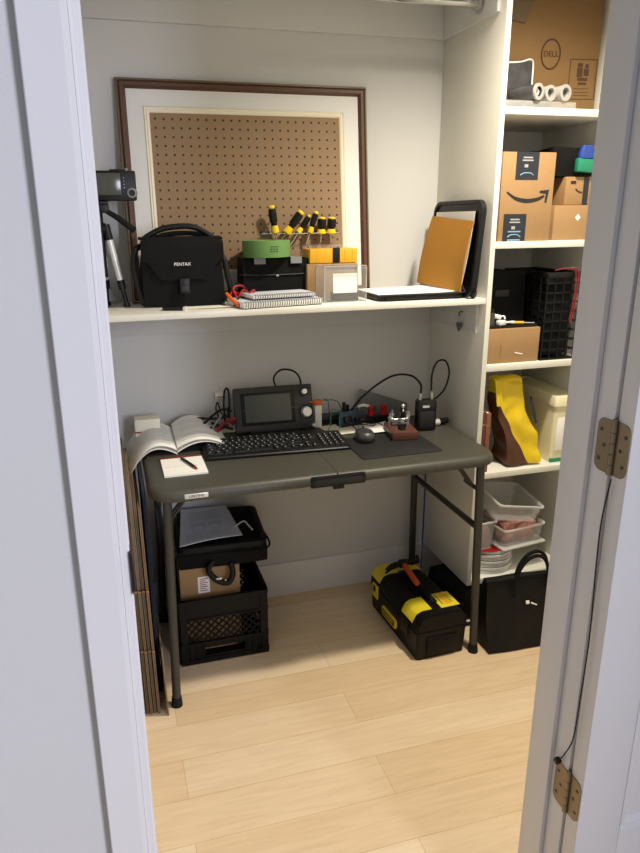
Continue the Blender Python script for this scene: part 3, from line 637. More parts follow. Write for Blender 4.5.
# mouse mat, mouse
a = MB(); a.loft([[(x, y, z) for x, y in rrect(.305-2*i, .232-2*i, .012)] for i, z in ((.001, 0), (0, .001), (0, .0028), (.001, .0034))]); o = a.build('mouse_mat', 'dgrey'); o.location = (-.343, -.397, TZ+.0003); tag(o, 'dark grey mouse mat on the right front of the table', 'mouse mat')
MS = thing('mouse', 'dark grey computer mouse on the back left corner of the mouse mat', 'mouse', (-.412, -.312, TZ+.0042), -10)
def msh(k): return (k.x*(1-.12*(k.y/.05)), k.y, max(-.016, k.z*(1-.25*(k.y/.05))))
a = MB(); a.soft((0, 0, .0165), (.066, .108, .042), .75, 0, shape=msh); a.build('body', 'charcoal', MS, ang=70)
a = MB(); a.cyl((-.003, .03, .0335), (.003, .03, .0335), .008, n=16); a.build('wheel', 'black_rub', MS)
a = MB(); a.tube([(0, .05, .012), (-.005, .075, .008), (-.03, .12, .02), (-.05, .17, .012)], .0017, 6); a.build('cord', 'black', MS)
# morse paddle on wooden base
MK = thing('morse_key', 'morse paddle with silver fittings on a reddish wooden base', 'morse key', (-.262, -.302, TZ+.0040), -9)
a = MB(); a.bb(-.049, .049, -.072, .065, 0, .033, bev=.003); a.build('wooden_base', 'wood_key', MK)
a = MB(); a.bb(-.03, .03, .012, .055, .0335, .043, bev=.002); a.build('metal_plate', 'mgrey', MK)
for x, y, h_ in ((-.034, .03, .045), (-.02, .052, .05), (.018, .052, .055), (.036, .03, .045)):
    a = MB(); a.cyl((x, y, .033), (x, y, .033+h_*.5), .006, n=14); a.cyl((x, y, .033+h_*.5), (x, y, .033+h_*.7), .0085, n=14); a.cyl((x, y, .033+h_*.7), (x, y, .033+h_), .004, n=12); a.build('terminal', 'silver', MK)
a = MB(); a.box((0, -.004, .058), (.012, .05, .006), bev=.001); a.cyl((-.028, .018, .056), (.028, .018, .056), .004, n=12); a.ball((-.028, .018, .056), .007, n=8); a.ball((.028, .018, .056), .007, n=8); a.build('lever', 'silver', MK)
a = MB(); a.box((0, -.022, .043), (.03, .012, .012), bev=.002); a.box((-.006, -.038, .038), (.022, .026, .008), rot=(0, 0, .3), bev=.003); a.build('paddle', 'black', MK)
a = MB(); a.bb(.012, .028, .04, .058, .05, .105, bev=.003); a.ball((.02, .045, .10), .009, n=8, m=1); a.ball((.02, .045, .082), .007, n=8, m=1); a.bb(.034, .048, .045, .058, .033, .075, bev=.002, m=1); a.build('contact_post', ['black', 'silver'], MK)
# binding-post adapter: two red plugs, and a blue board
o = thing('banana_plugs', 'two red banana plugs on a black block in front of the grey plate', 'plugs', (-.288, -.115, TZ))
a = MB(); a.bb(-.04, .06, -.014, .014, 0, .034, bev=.003); a.build('block', 'black', o)
for x in (-.018, .036):
    a = MB(); a.cyl((x, 0, .034), (x, 0, .05), .015, n=16); a.cyl((x, 0, .05), (x, -.006, .074), .011, .009, n=16); a.ball((x-.008, -.004, .066), .010, n=8); a.build('red_plug', 'red', o)
a = MB(); a.tube([(-.02, 0, .068), (-.05, 0, .078), (-.075, .0, .074)], .006, 8, 4); a.build('white_lead', 'white_pl', o)
o = thing('circuit_board', 'blue circuit board standing on edge behind the mouse', 'circuit board', (-.402, -.125, TZ), 12)
a = MB(); a.box((0, 0, .036), (.095, .004, .066), rot=(-.35, 0, 0), bev=.001); a.build('board', 'pcb', o)
a = MB(); a.box((-.015, -.012, .032), (.034, .012, .026), rot=(-.35, 0, 0), bev=.001); a.box((.028, -.012, .026), (.018, .014, .018), rot=(-.35, 0, 0), bev=.001); a.bb(-.03, -.018, 0, .012, .062, .10, bev=.002); a.bb(-.012, -.002, 0, .012, .062, .088, bev=.002); a.build('chips', 'black', o)
a = MB(); a.bb(-.05, .05, -.02, .024, 0, .008, bev=.002); a.build('stand', 'black', o)
a = MB(); a.tube([(-.04, 0, .06), (-.075, .01, .075), (-.09, 0, .02), (-.11, -.02, .006)], .002, 6); a.tube([(-.04, .0, .04), (-.06, -.02, .05), (-.07, -.04, .01)], .002, 6); a.build('jumper_wires', 'green_pl', o)
o = thing('metal_plate', 'grey metal panel leaning on the wall behind the red plugs', 'metal panel', (-.222, -.055, TZ), 0)
a = MB(); a.prism([(-.105, 0), (.105, 0), (.105, .052), (-.085, .122), (-.105, .128)], .003, mtx((0, 0, 0), (-.16, 0, 0)), bev=.0006); a.build('panel', 'mgrey', o)
a = MB(); a.bb(-.104, .104, 0, .018, 0, .003); a.build('flange', 'mgrey', o)
# handheld transceiver + coax
HT = thing('handheld_radio', 'black handheld radio with two silver antenna sockets at the right of the table', 'radio', (-.140, -.262, TZ+.0040), -6)
a = MB(); a.loft([[(x, y, z) for x, y in rrect(.076-2*i, .042-2*i, .007)] for i, z in ((.002, 0), (0, .003), (0, .112), (.003, .118), (.006, .119))]); a.build('body', 'black', HT)
a = MB(); a.bb(-.026, .026, -.0226, -.0205, .085, .106, bev=.001); a.bb(-.02, .006, -.0232, -.0222, .092, .100, m=1); a.build('display', ['dgrey', 'paper_grey'], HT)
a = MB(); a.bb(-.029, .029, -.0222, -.0208, .012, .076, bev=.001); a.cyl((.016, -.022, .034), (.016, -.025, .034), .008, n=16); a.build('keypad', 'dgrey', HT)
for x in (-.024, .022):
    a = MB(); a.cyl((x, 0, .117), (x, 0, .132), .007, n=16); a.cyl((x, 0, .132), (x, 0, .142), .009, n=16); a.cyl((x, 0, .142), (x, 0, .152), .0045, n=12); a.build('antenna_socket', 'silver', HT)
a = MB(); a.tube([(-.164, -.262, TZ+.150), (-.166, -.262, TZ+.185), (-.20, -.25, TZ+.218), (-.26, -.23, TZ+.220), (-.32, -.20, TZ+.18), (-.375, -.165, TZ+.118), (-.40, -.142, TZ+.07)], .0042, 10)
tag(a.build('coaxial_cable', 'black'), 'black coaxial cable arching left from the handheld radio', 'cable')
a = MB(); a.tube([(-.119, -.262, TZ+.150), (-.119, -.258, TZ+.205), (-.108, -.252, TZ+.245), (-.085, -.246, TZ+.268), (-.052, -.24, TZ+.262), (-.033, -.236, TZ+.215), (-.045, -.232, TZ+.155), (-.075, -.228, TZ+.118), (-.10, -.222, TZ+.10), (-.11, -.22, TZ+.05)], .0036, 10)
tag(a.build('coaxial_cable', 'black'), 'black coaxial cable looping upright on the right of the handheld radio', 'cable')
o = thing('dusting_brush', 'small white tipped black brush lying right of the handheld radio', 'brush', (-.062, -.225, TZ+.014), 8)
a = MB(); a.lathe([(0, -.045), (.008, -.045), (.013, -.02), (.014, .0), (0, .0)], mx=mtx((0,0,0), (0, R(90), 0)), n=16); a.build('white_tip', 'satin', o)
a = MB(); a.cyl((0, 0, 0), (.042, 0, .002), .0138, .012, n=16); a.build('handle', 'black', o)

def foil_mat():
    m = mat('printed foil', (228,196,30), .28, var=.06, scale=9, bump=.5, bscale=14)
    nt = m.node_tree; b = nt.nodes['Principled BSDF']; mx = [n for n in nt.nodes if n.type == 'MIX'][0]; tc = [n for n in nt.nodes if n.type == 'TEX_COORD'][0]
    sep = nt.nodes.new('ShaderNodeSeparateXYZ'); nt.links.new(tc.outputs['Object'], sep.inputs[0])
    def mn(op, *q):
        n = nt.nodes.new('ShaderNodeMath'); n.operation = op
        for i, v in enumerate(q):
            if isinstance(v, (int, float)): n.inputs[i].default_value = v
            else: nt.links.new(v, n.inputs[i])
        return n.outputs[0]
    z = sep.outputs['Z']; f = mn('MULTIPLY_ADD', mn('MULTIPLY_ADD', z, .2847, -.6297), z, .0248)
    k = mn('LESS_THAN', mn('ADD', sep.outputs['X'], mn('MULTIPLY', mn('SINE', mn('MULTIPLY', z, 60)), .003)), f)
    m2 = nt.nodes.new('ShaderNodeMix'); m2.data_type = 'RGBA'; m2.inputs[7].default_value = (*lin((84,52,34)), 1)
    nt.links.new(k, m2.inputs[0]); nt.links.new(mx.outputs[2], m2.inputs[6]); nt.links.new(m2.outputs[2], b.inputs['Base Color'])
    return m
M['foil'] = foil_mat()
# ================================================================ IN THE SHELVING UNIT
def carton(name, label, loc, rz, w_, d_, h_, mk='card', open_top=False, seam=True, group=None):
    o = thing(name, label, 'box', loc, rz, group)
    a = MB()
    if not open_top: a.bb(-w_/2, w_/2, 0, d_, 0, h_, bev=.0022)
    else:
        t_ = .005; a.bb(-w_/2, w_/2, 0, d_, 0, t_); a.bb(-w_/2, w_/2, 0, t_, 0, h_); a.bb(-w_/2, w_/2, d_-t_, d_, 0, h_); a.bb(-w_/2, -w_/2+t_, t_, d_-t_, 0, h_); a.bb(w_/2-t_, w_/2, t_, d_-t_, 0, h_)
    if seam and not open_top: a.bb(-w_/2, w_/2, d_*.5-.0006, d_*.5+.0006, h_-.001, h_+.0004, m=1)
    a.build('body', [mk, 'ink_soft'], o); return o
# top: big computer box
o = carton('computer_box', 'large deep brown cardboard box with round printed emblem filling the top shelf', (.250, -.284, SH[0]), -9, .380, .11, .43, 'card_big')
a = MB(); a.tube([(.012+.034*math.cos(2*PI*k/40), -.0006, .190+.046*math.sin(2*PI*k/40)) for k in range(40)], .0026, 6, 1, closed=True)
a.text('DELL', .025, mtx((.012, -.0008, .190), FRONT), ext=.0008); a.build('emblem', 'ink_soft', o)
a = MB(); lx, lz, lw, lh = .136, .112, .098, .127
for q in ((lx, lz+lh/2, lw, .0022), (lx, lz-lh/2, lw, .0022)): a.box((q[0], -.0006, q[1]), (q[2], .001, q[3]))
for q in (lx-lw/2, lx+lw/2): a.box((q, -.0006, lz), (.0022, .001, lh))
for x, z, w_, h_ in ((-.012, .022, .020, .03), (-.012, .045, .018, .012), (.012, .022, .018, .022), (.013, .042, .012, .012), (0, .0, .036, .010)): a.box((lx+x, -.0006, lz+z), (w_, .001, h_))
for z in (-.03, -.042, -.052): a.box((lx, -.0006, lz+z), (.056, .001, .0016))
a.box((lx, -.0006, lz-.014), (.03, .001, .008)); a.build('handling_label', 'ink_soft', o)
a = MB(); a.box((-.13, -.008, .34), (.10, .006, .10), rot=(.12, .18, 0), bev=.002); a.build('torn_flap', 'card_dk', o)
# three rolls
def roll(label, x, y0, r, dark, rz):
    o = thing('film_roll', label, 'roll', (x-.004, y0, SH[0]+r+.0235), rz, 'white cored film rolls on the top shelf')
    mx = mtx((0,0,0), (R(-90), 0, 0)); L_ = .10
    t = MB(); t.lathe([(r*.6, 0), (r*.97, 0), (r*.97, L_), (r*.6, L_), (r*.6, 0)], mx=mx, n=36); t.build('film', dark, o)
    t = MB(); t.lathe([(r*.62, -.002), (r*1.01, -.002), (r*1.03, .001), (r*1.01, .005), (r*.62, .005), (r*.62, -.002)], mx=mx, n=36); t.build('end_ring', 'ring', o)
    t = MB(); t.lathe([(0, .012), (r*.6, .012), (r*.6, .014), (0, .014)], mx=mx, n=24); t.build('core', 'mgrey', o)
    if dark == 'roll_dark':
        t = MB(); t.lathe([(r*.30, .006), (r*.42, .006), (r*.42, .013), (r*.30, .013), (r*.30, .006)], mx=mx, n=24); t.build('inner_ring', 'white_pl', o)
roll('dark film roll nearest the left side panel, its grey flank showing', .150, -.405, .0255, 'roll_dark', 20)
roll('middle white film roll, partly hidden by its neighbours', .205, -.392, .0245, 'ring', 12)
roll('white film roll at the right end beside the printed box label', .2555, -.402, .0255, 'ring', 12)
o = thing('plastic_wrap_bag', 'crumpled grey film bag with white edge standing behind the dark roll', 'plastic bag', (.112, -.318, SH[0]), 0)
a = MB(); a.grid(lambda u, v: (-.085+.155*u, .012*noise.noise(Vector((u*4, v*4, 3)))+.02*u, .0145+.13*v+.018*u*v), 14, 12, .004); a.build('film', 'roll_dark', o)
a = MB(); a.tube([(-.085, -.002, .146), (-.03, .0, .150), (.02, .01, .156), (.070, .018, .164), (.071, .012, .10), (.072, .010, .03)], .0028, 8, 5); a.build('white_edge', 'white_pl', o)
a = MB(); a.bb(-.088, .190, -.080, .03, 0, .0225, bev=.004); a.build('folded_film', 'film', o)
# second shelf
o = carton('parcel_box', 'tall parcel box with a black curved arrow and two printed tapes', (.1365, -.402, SH[1]), 0, .207, .27, .293)
a = MB()
P0 = [(-.082, .162), (-.045, .137), (0, .128), (.045, .135), (.070, .149)]; P1 = [(.066, .155), (.04, .146), (0, .142), (-.045, .149), (-.078, .166)]
def spl(P, n=8):
    Q = []; N = len(P)
    for i in range(N-1):
        g = lambda k: Vector(P[max(0, min(N-1, k))]).to_3d() if False else Vector((*P[max(0, min(N-1, k))], 0))
        A, B, C_, D = g(i-1), g(i), g(i+1), g(i+2)
        for k in range(n): u = k/n; q = .5*((2*B)+(C_-A)*u+(2*A-5*B+4*C_-D)*u*u+(3*B-A-3*C_+D)*u**3); Q.append((q.x, q.y))
    Q.append(P[-1]); return Q
A_, B_ = spl(P0), spl(P1)[::-1]
t = bmesh.new()
va = [t.verts.new((x, -.0008, z)) for x, z in A_]; vb = [t.verts.new((x, -.0008, z)) for x, z in B_]
for i in range(len(va)-1): t.faces.new((va[i], va[i+1], vb[i+1], vb[i]))
bmesh.ops.solidify(t, geom=t.faces[:], thickness=.0006); a.take(t)
a.prism([(.048, .168), (.086, .172), (.079, .128), (.071, .130), (.074, .158), (.049, .161)], .0007, mtx((0, -.0010, 0))); a.build('curved_arrow', 'ink', o)
for (x0, x1, z0, z1, up_) in ((-.052, .036, .204, .2932, 1), (-.085, .004, .0, .092, 0)):
    a = MB(); a.bb(x0, x1, -.0010, .0004, z0, z1)
    if up_: a.bb(x0, x1, -.001, .10, .2928, .2938)
    a = a.build('printed_tape', 'label_navy', o); cx_ = (x0+x1)/2; b_ = MB(); H = z1-z0
    for k, (w_, zz) in enumerate(((.036, .80), (.042, .70))): b_.box((cx_, -.0013, z0+H*zz), (w_, .0005, .0045))
    b_.box((cx_-.005, -.0013, z0+H*.50), (.014, .0005, .010)); b_.build('print', 'tape_grey', a)
    b_ = MB(); b_.tube([(cx_-.026, -.0013, z0+H*.16), (cx_-.012, -.0013, z0+H*.24), (cx_+.012, -.0013, z0+H*.24), (cx_+.026, -.0013, z0+H*.16)], .0018, 6, 4)
    if not up_:
        for zz in (.05, .36): b_.box((cx_, -.0013, z0+H*zz), (.05, .0005, .0045))
    b_.build('emblem', 'label_blue', a)
o = carton('flat_carton', 'wide low carton right of the tall parcel box with white sticker', (.3480, -.380, SH[1]), 0, .160, .26, .120)
a = MB(); a.box((.020, -.0006, .078), (.016, .0008, .016), rot=(0, R(45), 0)); a.build('sticker', 'paper', o)
o = carton('small_carton', 'small carton with black tape stacked on the wide low carton', (.378, -.362, SH[1]+.1212), 0, .120, .20, .096)
a = MB(); a.bb(.014, .036, -.0012, .0005, .0, .096, m=0); a.bb(-.040, -.018, -.0012, .0005, .072, .082); a.tube([(-.018, -.001, .056), (-.006, -.001, .046), (.010, -.001, .044)], .002, 6, 4); a.build('printed_tape', 'label_navy', o)
o = thing('black_pouch', 'black soft pouch on top of the small carton beside the parcel box', 'pouch', (.345, -.275, SH[1]+.2185))
a = MB(); a.soft((0, 0, .050), (.180, .17, .10), .25, .006, 11, 4); a.build('body', 'nylon', o)
o = thing('plastic_pack', 'green and blue plastic pack on top of the black pouch', 'pack', (.380, -.372, SH[1]+.2305))
a = MB(); a.box((0, 0, .024), (.070, .022, .046), rot=(0, .05, 0), bev=.005); a.build('green_body', 'green_pl', o)
a = MB(); a.loft([[(x+.004, y, z) for x, y in rrect(w_, .024, .010)] for w_, z in ((.062, .048), (.062, .066), (.048, .084), (.046, .090))]); a.build('blue_cap', 'blue', o)
# third shelf
o = carton('open_carton', 'plain brown carton on the middle shelf with loose gadgets on its top', (.142, -.390, SH[2]), 0, .215, .26, .128)
a = MB(); a.box((.022, -.0012, .034), (.034, .0014, .004), rot=(0, .22, 0), bev=.0005); a.box((-.055, -.0006, .045), (.002, .0008, .05), m=1); a.build('torn_tape', ['paper', 'card_dk2'], o)
o = thing('black_tray', 'thin black tray on the brown carton with white plugs lying in it', 'tray', (.142, -.275, SH[2]+.1285))
a = MB(); a.loft([[(x, y, z) for x, y in rrect(.21-2*i, .21-2*i, .012)] for i, z in ((.004, 0), (0, .002), (0, .010), (.004, .010), (.006, .004))]); a.build('body', 'black', o)
o = thing('white_plugs', 'pair of white cable plugs on the black tray in front of the dark pouch', 'plugs', (.110, -.345, SH[2]+.1335))
a = MB(); a.box((0, 0, .010), (.036, .022, .018), rot=(0, 0, .3), bev=.004); a.cyl((.016, .004, .010), (.05, .012, .008), .004, n=10); a.box((.056, .013, .008), (.018, .012, .010), bev=.002); a.build('lower_plug', 'white_pl', o)
a = MB(); a.box((-.004, .02, .030), (.026, .018, .016), rot=(.2, .2, -.3), bev=.004); a.tube([(.008, .02, .030), (.02, .015, .032), (.018, .005, .022)], .003, 8, 4); a.build('upper_plug', 'white_pl', o)
o = thing('camera_pouch', 'dark padded pouch behind the white plugs on the middle shelf', 'pouch', (.146, -.220, SH[2]+.1335))
a = MB(); a.soft((0, 0, .098), (.20, .14, .195), .2, .008, 9, 21); a.build('body', 'nylon', o)
a = MB(); a.bb(-.04, .02, -.078, -.068, .10, .125, bev=.003); a.build('patch', 'dgrey', o)
o = thing('green_bottle', 'small dull green capped tube at the left of the middle shelf', 'tube', (.062, -.35, SH[2]+.1335))
a = MB(); a.cyl((0, 0, 0), (0, 0, .05), .014, n=18); a.build('body', 'olive', o); a = MB(); a.cyl((0, 0, .05), (0, 0, .064), .010, n=16); a.build('cap', 'black', o)
o = thing('hand_tool', 'amber handled tool lying at the front right of the black tray', 'tool', (.205, -.345, SH[2]+.1335), -18)
a = MB(); a.cyl((-.035, 0, .006), (.0, 0, .006), .006, n=12); a.build('handle', 'yellow_or', o); a = MB(); a.cyl((0, 0, .006), (.04, 0, .005), .003, n=10); a.build('shaft', 'silver', o)
# mesh basket, black
def lattice_panel(a, O, U_, V_, nu, nv, t_, depth, m=0):   # rectangular lattice on a plane
    O, U_, V_ = Vector(O), Vector(U_), Vector(V_); Nn = U_.cross(V_).normalized()
    for i in range(nu+1):
        p_ = O+U_*(i/nu); a.tube([p_, p_+V_], t_, 4, 1)
    for j_ in range(nv+1):
        p_ = O+V_*(j_/nv); a.tube([p_, p_+U_], t_, 4, 1)
o = thing('grid_crate', 'tall black grid crate on the middle shelf right of the brown carton', 'crate', (.330, -.395, SH[2]))
a = MB(); w_, d_, h_ = .148, .28, .325
lattice_panel(a, (-w_/2+.004, .004, .004), (w_-.008, 0, 0), (0, 0, h_-.008), 4, 9, .0032, 0); lattice_panel(a, (-w_/2+.004, .004, .004), (0, d_-.008, 0), (0, 0, h_-.008), 7, 9, .0032, 0)
lattice_panel(a, (w_/2-.004, .004, .004), (0, d_-.008, 0), (0, 0, h_-.008), 7, 9, .0032, 0); a.build('grid_wall', 'black', o)
a = MB(); a.bb(-w_/2, w_/2, 0, d_, 0, .006, bev=.002); a.bb(-w_/2+.001, w_/2-.001, d_-.006, d_, .006, h_); a.build('bottom', 'black', o)
a = MB(); a.bb(-w_/2, w_/2, 0, .010, h_-.02, h_, bev=.002); a.bb(-w_/2, -w_/2+.01, .01, d_, h_-.02, h_, bev=.002); a.bb(w_/2-.01, w_/2, .01, d_, h_-.02, h_, bev=.002); a.build('rim', 'black', o)
o2 = thing('black_bundle', 'black cloth bundle stuffed inside the tall grid crate', 'cloth', (.330, -.26, SH[2]+.0085))
a = MB(); a.soft((0, 0, .155), (.120, .22, .31), .2, .008, 10, 31); a.build('body', 'nylon', o2)
o = thing('red_cable', 'red cable hanging in a loop over the front of the tall grid crate', 'cable', (.368, -.402, SH[2]+.325))
a = MB(); a.tube([(-.075, .02, .006), (-.04, .01, .012), (-.005, -.001, .006), (.002, -.004, -.06), (-.004, -.004, -.13), (-.010, -.005, -.175), (-.004, -.006, -.178), (.004, -.005, -.13), (.010, -.004, -.05), (.010, .003, .008), (-.02, .03, .012)], .0026, 8); a.build('wire', 'dred', o)
# fourth shelf
for k, (x, lab, mk, hh) in enumerate(((.0335, 'slim dark leather spined book against the left side panel', 'wood_key', .245), (.0545, 'tan leather spined book beside the yellow foil bag', 'book_brown', .238))):
    o = thing('book', lab, 'book', (x, -.397, SH[3]), 0, 'books on the lower shelf')
    a = MB(); a.bb(-.0065, .0065, .003, .16, .003, hh-.003); a.build('pages', 'paper_cream', o)
    a = MB(); a.bb(-.0095, -.0065, .001, .163, 0, hh, bev=.001); a.bb(.0065, .0095, .001, .163, 0, hh, bev=.001); a.bb(-.0095, .0095, -.003, .002, 0, hh, bev=.002)
    a.bb(-.0098, .0098, -.0036, 0, hh*.78, hh*.80, m=1); a.bb(-.0098, .0098, -.0036, 0, hh*.2, hh*.22, m=1); a.build('cover', [mk, 'brass'], o)
o = thing('black_folder', 'black ring folder spine standing behind the two leather books', 'folder', (.045, -.215, SH[3])); a = MB(); a.bb(-.02, .02, 0, .2, 0, .33, bev=.003); a.build('spine', 'black', o)
YB = thing('foil_bag', 'crumpled yellow and brown foil bag leaning on the lower shelf beside two books', 'bag', (.238, -.325, SH[3]))
def ybs(k):
    s_ = (k.z+.18)/.36
    return (k.x*(1-.28*s_)-.088*s_+.010*math.sin(s_*7), k.y*(1-.62*s_)-.01*s_, k.z)
a = MB(); a.soft((0, 0, .181), (.155, .13, .36), .16, .012, 15, 8, n=34, shape=ybs)
a.build('bag_body', 'foil', YB, ang=75)
a = MB(); a.grid(lambda u, v: (-.150+.115*u, -.045+.05*v, .354+.012*math.sin(PI*v)+.012*noise.noise(Vector((u*6, v*3, 7)))-.02*u), 16, 8, .003)
a.grid(lambda u, v: (-.150+.022*u+.012*v, -.046-.004*u-.006*v, .354-.10*v), 4, 8, .003); a.build('folded_top', 'yellow_bag', YB)
a = MB(); a.grid(lambda u, v: (.006+.028*u+.026*(1-v), -.064+.012*v+.04*u*u, .175+.095*v), 6, 8, .003); a.build('printed_panel', 'label_navy', YB)
o = thing('storage_bin', 'cream lidded storage bin at the right of the lower shelf', 'bin', (.398, -.225, SH[3]))
a = MB(); a.loft([[(x, y, z) for x, y in rrect(w_, d_, .012)] for w_, d_, z in ((.080, .30, .001), (.084, .31, .02), (.092, .33, .235))]); a.bb(-.030, .030, -.163, -.157, .05, .19, bev=.002, m=1); a.build('body', ['cream_pl', 'paper'], o)
a = MB(); a.loft([[(x, y, z) for x, y in rrect(w_, d_, .012)] for w_, d_, z in ((.104, .345, .236), (.104, .345, .272), (.098, .338, .278), (.092, .33, .272))]); a.build('lid', 'cream_pl', o)
a = MB(); a.bb(-.042, .042, -.158, -.148, .0, .016, bev=.003); a.build('base_strip', 'green_pl', o)
# bottom shelf: plates and tubs
for k in range(7):
    o = MB(); z = SH[4]+.0145*k+.0005; r = .108 if k < 6 else .106
    o.lathe([(0, 0), (r*.93, 0), (r*.975, .001), (r, .003), (r*1.005, .0134), (r*.985, .0138), (r*.86, .006), (0, .005)], n=48)
    o = o.build('plate', 'white_pl'); o.location = (.150+.0035*math.sin(k*2.1), -.292+.002*math.cos(k*3), z)
    pos = ['lowest', 'second from the bottom', 'third from the bottom', 'middle', 'third from the top', 'second from the top', 'topmost'][k]
    tag(o, 'white plate, %s in the stack behind the tote handles' % pos, 'plate', 'white plates on the bottom shelf')
zP = SH[4]+.0145*6+.0135
o = MB(); o.lathe([(0, 0), (.07, 0), (.098, .004), (.099, .0055), (.07, .0025), (0, .0025)], n=40); o = o.build('red_plate', 'red'); o.location = (.128, -.300, zP); tag(o, 'red plate on top of the white plates under the clear tubs', 'plate')
def tub(name, label, loc, rz, w_, d_, h_, fillk=None, rot=None, lidz=None):
    o = thing(name, label, 'tub', loc, rz, rot=rot)
    a = MB(); lp = lambda i, z: [(x, y, z) for x, y in rrect(w_-2*i, d_-2*i, .018)]
    a.loft([lp(.008, .0005), lp(.006, .002), lp(0, h_), lp(.002, h_), lp(.0085, .003)], True, True); a.build('body', 'tub', o)
    a = MB(); a.loft([lp(.001, h_-.007), lp(-.005, h_-.006), lp(-.005, h_), lp(.001, h_+.001)], False, False); a.build('rim', 'tub_rim', o)
    return o
zt_ = zP+.0065
tub('clear_tub', 'translucent tub of dull red contents behind the table leg, left of the others', (.082, -.300, zt_), 6, .105, .17, .125)
o = MB(); o.soft((0, 0, .045), (.08, .14, .09), .25, .006, 20, 41); o = o.build('cloth_bundle', 'mauve'); o.location = (.082, -.300, zt_+.0035); tag(o, 'dull red cloth bundle inside the left translucent tub', 'cloth')
tub('clear_tub', 'translucent low tub of mottled packets standing on the plates', (.252, -.300, zt_+.012), 8, .205, .19, .075)
o = MB(); o.soft((0, 0, .044), (.165, .155, .085), .3, .016, 24, 43, n=18); o = o.build('packets', 'pinkbits'); o.location = (.250, -.300, zt_+.0155); o['kind'] = 'stuff'; tag(o, 'mottled pink and white packets heaped in the low translucent tub', 'packets')
a = MB(); a.bb(-.112, .108, -.102, .102, 0, .009, bev=.004); o = a.build('tub_lid', 'tub_rim'); o.location = (.252, -.302, zt_+.001); o.rotation_euler = (0, 0, R(8)); tag(o, 'translucent flat lid lying under the low tub of packets', 'lid')
tub('clear_tub', 'empty translucent tub tilted on top of the other tubs', (.206, -.315, zt_+.138), 0, .215, .19, .075, rot=(R(10), R(11), R(4)))

# ================================================================ UNDER AND AROUND THE TABLE
# milk crate
CR = thing('milk_crate', 'black plastic milk crate on the floor under the left table end', 'crate', (-.980, -.220, 0), 0)
cw_, cd_, ch_ = .332, .326, .268
def side(a, L_, F):            # one crate wall in local (s along wall, z), F maps (s, depth, z) to crate space
    def bar(s0, s1, z0, z1, d0=0., d1=.012):
        p_, q_ = F(s0, d0, z0), F(s1, d1, z1); a.bb(min(p_[0], q_[0]), max(p_[0], q_[0]), min(p_[1], q_[1]), max(p_[1], q_[1]), z0, z1, bev=.0015, seg=1)
    h = L_/2
    bar(-h, h, ch_-.018, ch_, -.004, .012); bar(-h, h, ch_-.078, ch_-.018, 0, .006); bar(-h, h, ch_-.084, ch_-.076, -.004, .012)
    bar(-h, h, .078, .090, -.004, .012); bar(-h, h, 0, .020, -.004, .012); bar(-h, -.075, .020, .078, 0, .006); bar(.075, h, .020, .078, 0, .006); bar(-.075, .075, .062, .078, 0, .006); bar(-.075, .075, .02, .030, 0, .006)
    for s in (-h+.004, h-.030): bar(s, s+.026, 0, ch_, -.003, .010)
    for s in (-.13, -.105, -.085, .085, .105, .13): bar(s-.003, s+.003, .02, .078, -.004, .01)
    for k in range(9):
        s = -h+.04+(L_-.08)*k/8; bar(s-.002, s+.002, ch_-.100, ch_-.084, -.002, .008)
    z0, z1 = .09, ch_-.084
    for sg in (1, -1):
        for k in range(-3, 12):
            s0 = -h+.028+k*.0285; s1 = s0+(z1-z0); 
            if sg < 0: s0, s1 = s1, s0
            pa, pb = Vector((s0, z0)), Vector((s1, z1)); lo, hi = -h+.028, h-.028
            def cut(P_, Q_):
                if P_.x < lo: u = (lo-P_.x)/(Q_.x-P_.x); P_ = P_+(Q_-P_)*u
                if P_.x > hi: u = (hi-P_.x)/(Q_.x-P_.x); P_ = P_+(Q_-P_)*u
                return P_
            if max(s0, s1) < lo+.004 or min(s0, s1) > hi-.004: continue
            A1, B1 = cut(pa, pb), cut(pb, pa); a.tube([F(A1.x, .005, A1.y), F(B1.x, .005, B1.y)], .0036, 6, 1)
for nm, L_, F in (('front', cw_, lambda s, d, z: (s, -cd_/2+d, z)), ('back', cw_, lambda s, d, z: (s, cd_/2-d, z)), ('l', cd_-.02, lambda s, d, z: (-cw_/2+d, s, z)), ('r', cd_-.02, lambda s, d, z: (cw_/2-d, s, z))):
    a = MB(); side(a, L_, F); a.build('lattice_side', 'matte', CR)
a = MB(); a.bb(-cw_/2+.008, cw_/2-.008, -cd_/2+.008, cd_/2-.008, 0.001, .008); a.build('bottom', 'matte', CR)
o = thing('label_carton', 'brown carton with white and red label standing in the milk crate', 'box', (-1.016, -.318, .0095), 0)
a = MB(); a.bb(-.112, .112, 0, .11, 0, .3545, bev=.003); a.build('body', 'card', o)
a = MB(); a.bb(-.046, -.002, -.001, .0005, .245, .312); a = a.build('label', 'paper', o)
b_ = MB()
for k in range(7): b_.box((-.024-.004*(k % 2), -.0013, .255+.008*k), (.030-.008*(k % 2), .0004, .003))
b_.build('print', 'red', a)
LB = thing('laptop_bag', 'black soft laptop bag lying across the milk crate and its carton', 'bag', (-.955, -.178, .360), 0, rot=(R(2.0), 0, R(-3)))
a = MB(); a.soft((0, 0, .042), (.336, .31, .072), .10, .004, 8, 51, n=18); a.tube([(-.164, -.151, .062), (0, -.156, .062), (.164, -.151, .062), (.169, 0, .062), (.164, .15, .062)], .004, 8, 6); a.build('body', 'nylon', LB)
a = MB(); a.loft([[(x, y, z) for x, y in rrect(.33-2*i, .305-2*i, .03)] for i, z in ((.018, .068), (.0, .070), (.0, .092), (.008, .096), (.020, .090), (.024, .076))], True, True); a.build('raised_rim', 'nylon2', LB)
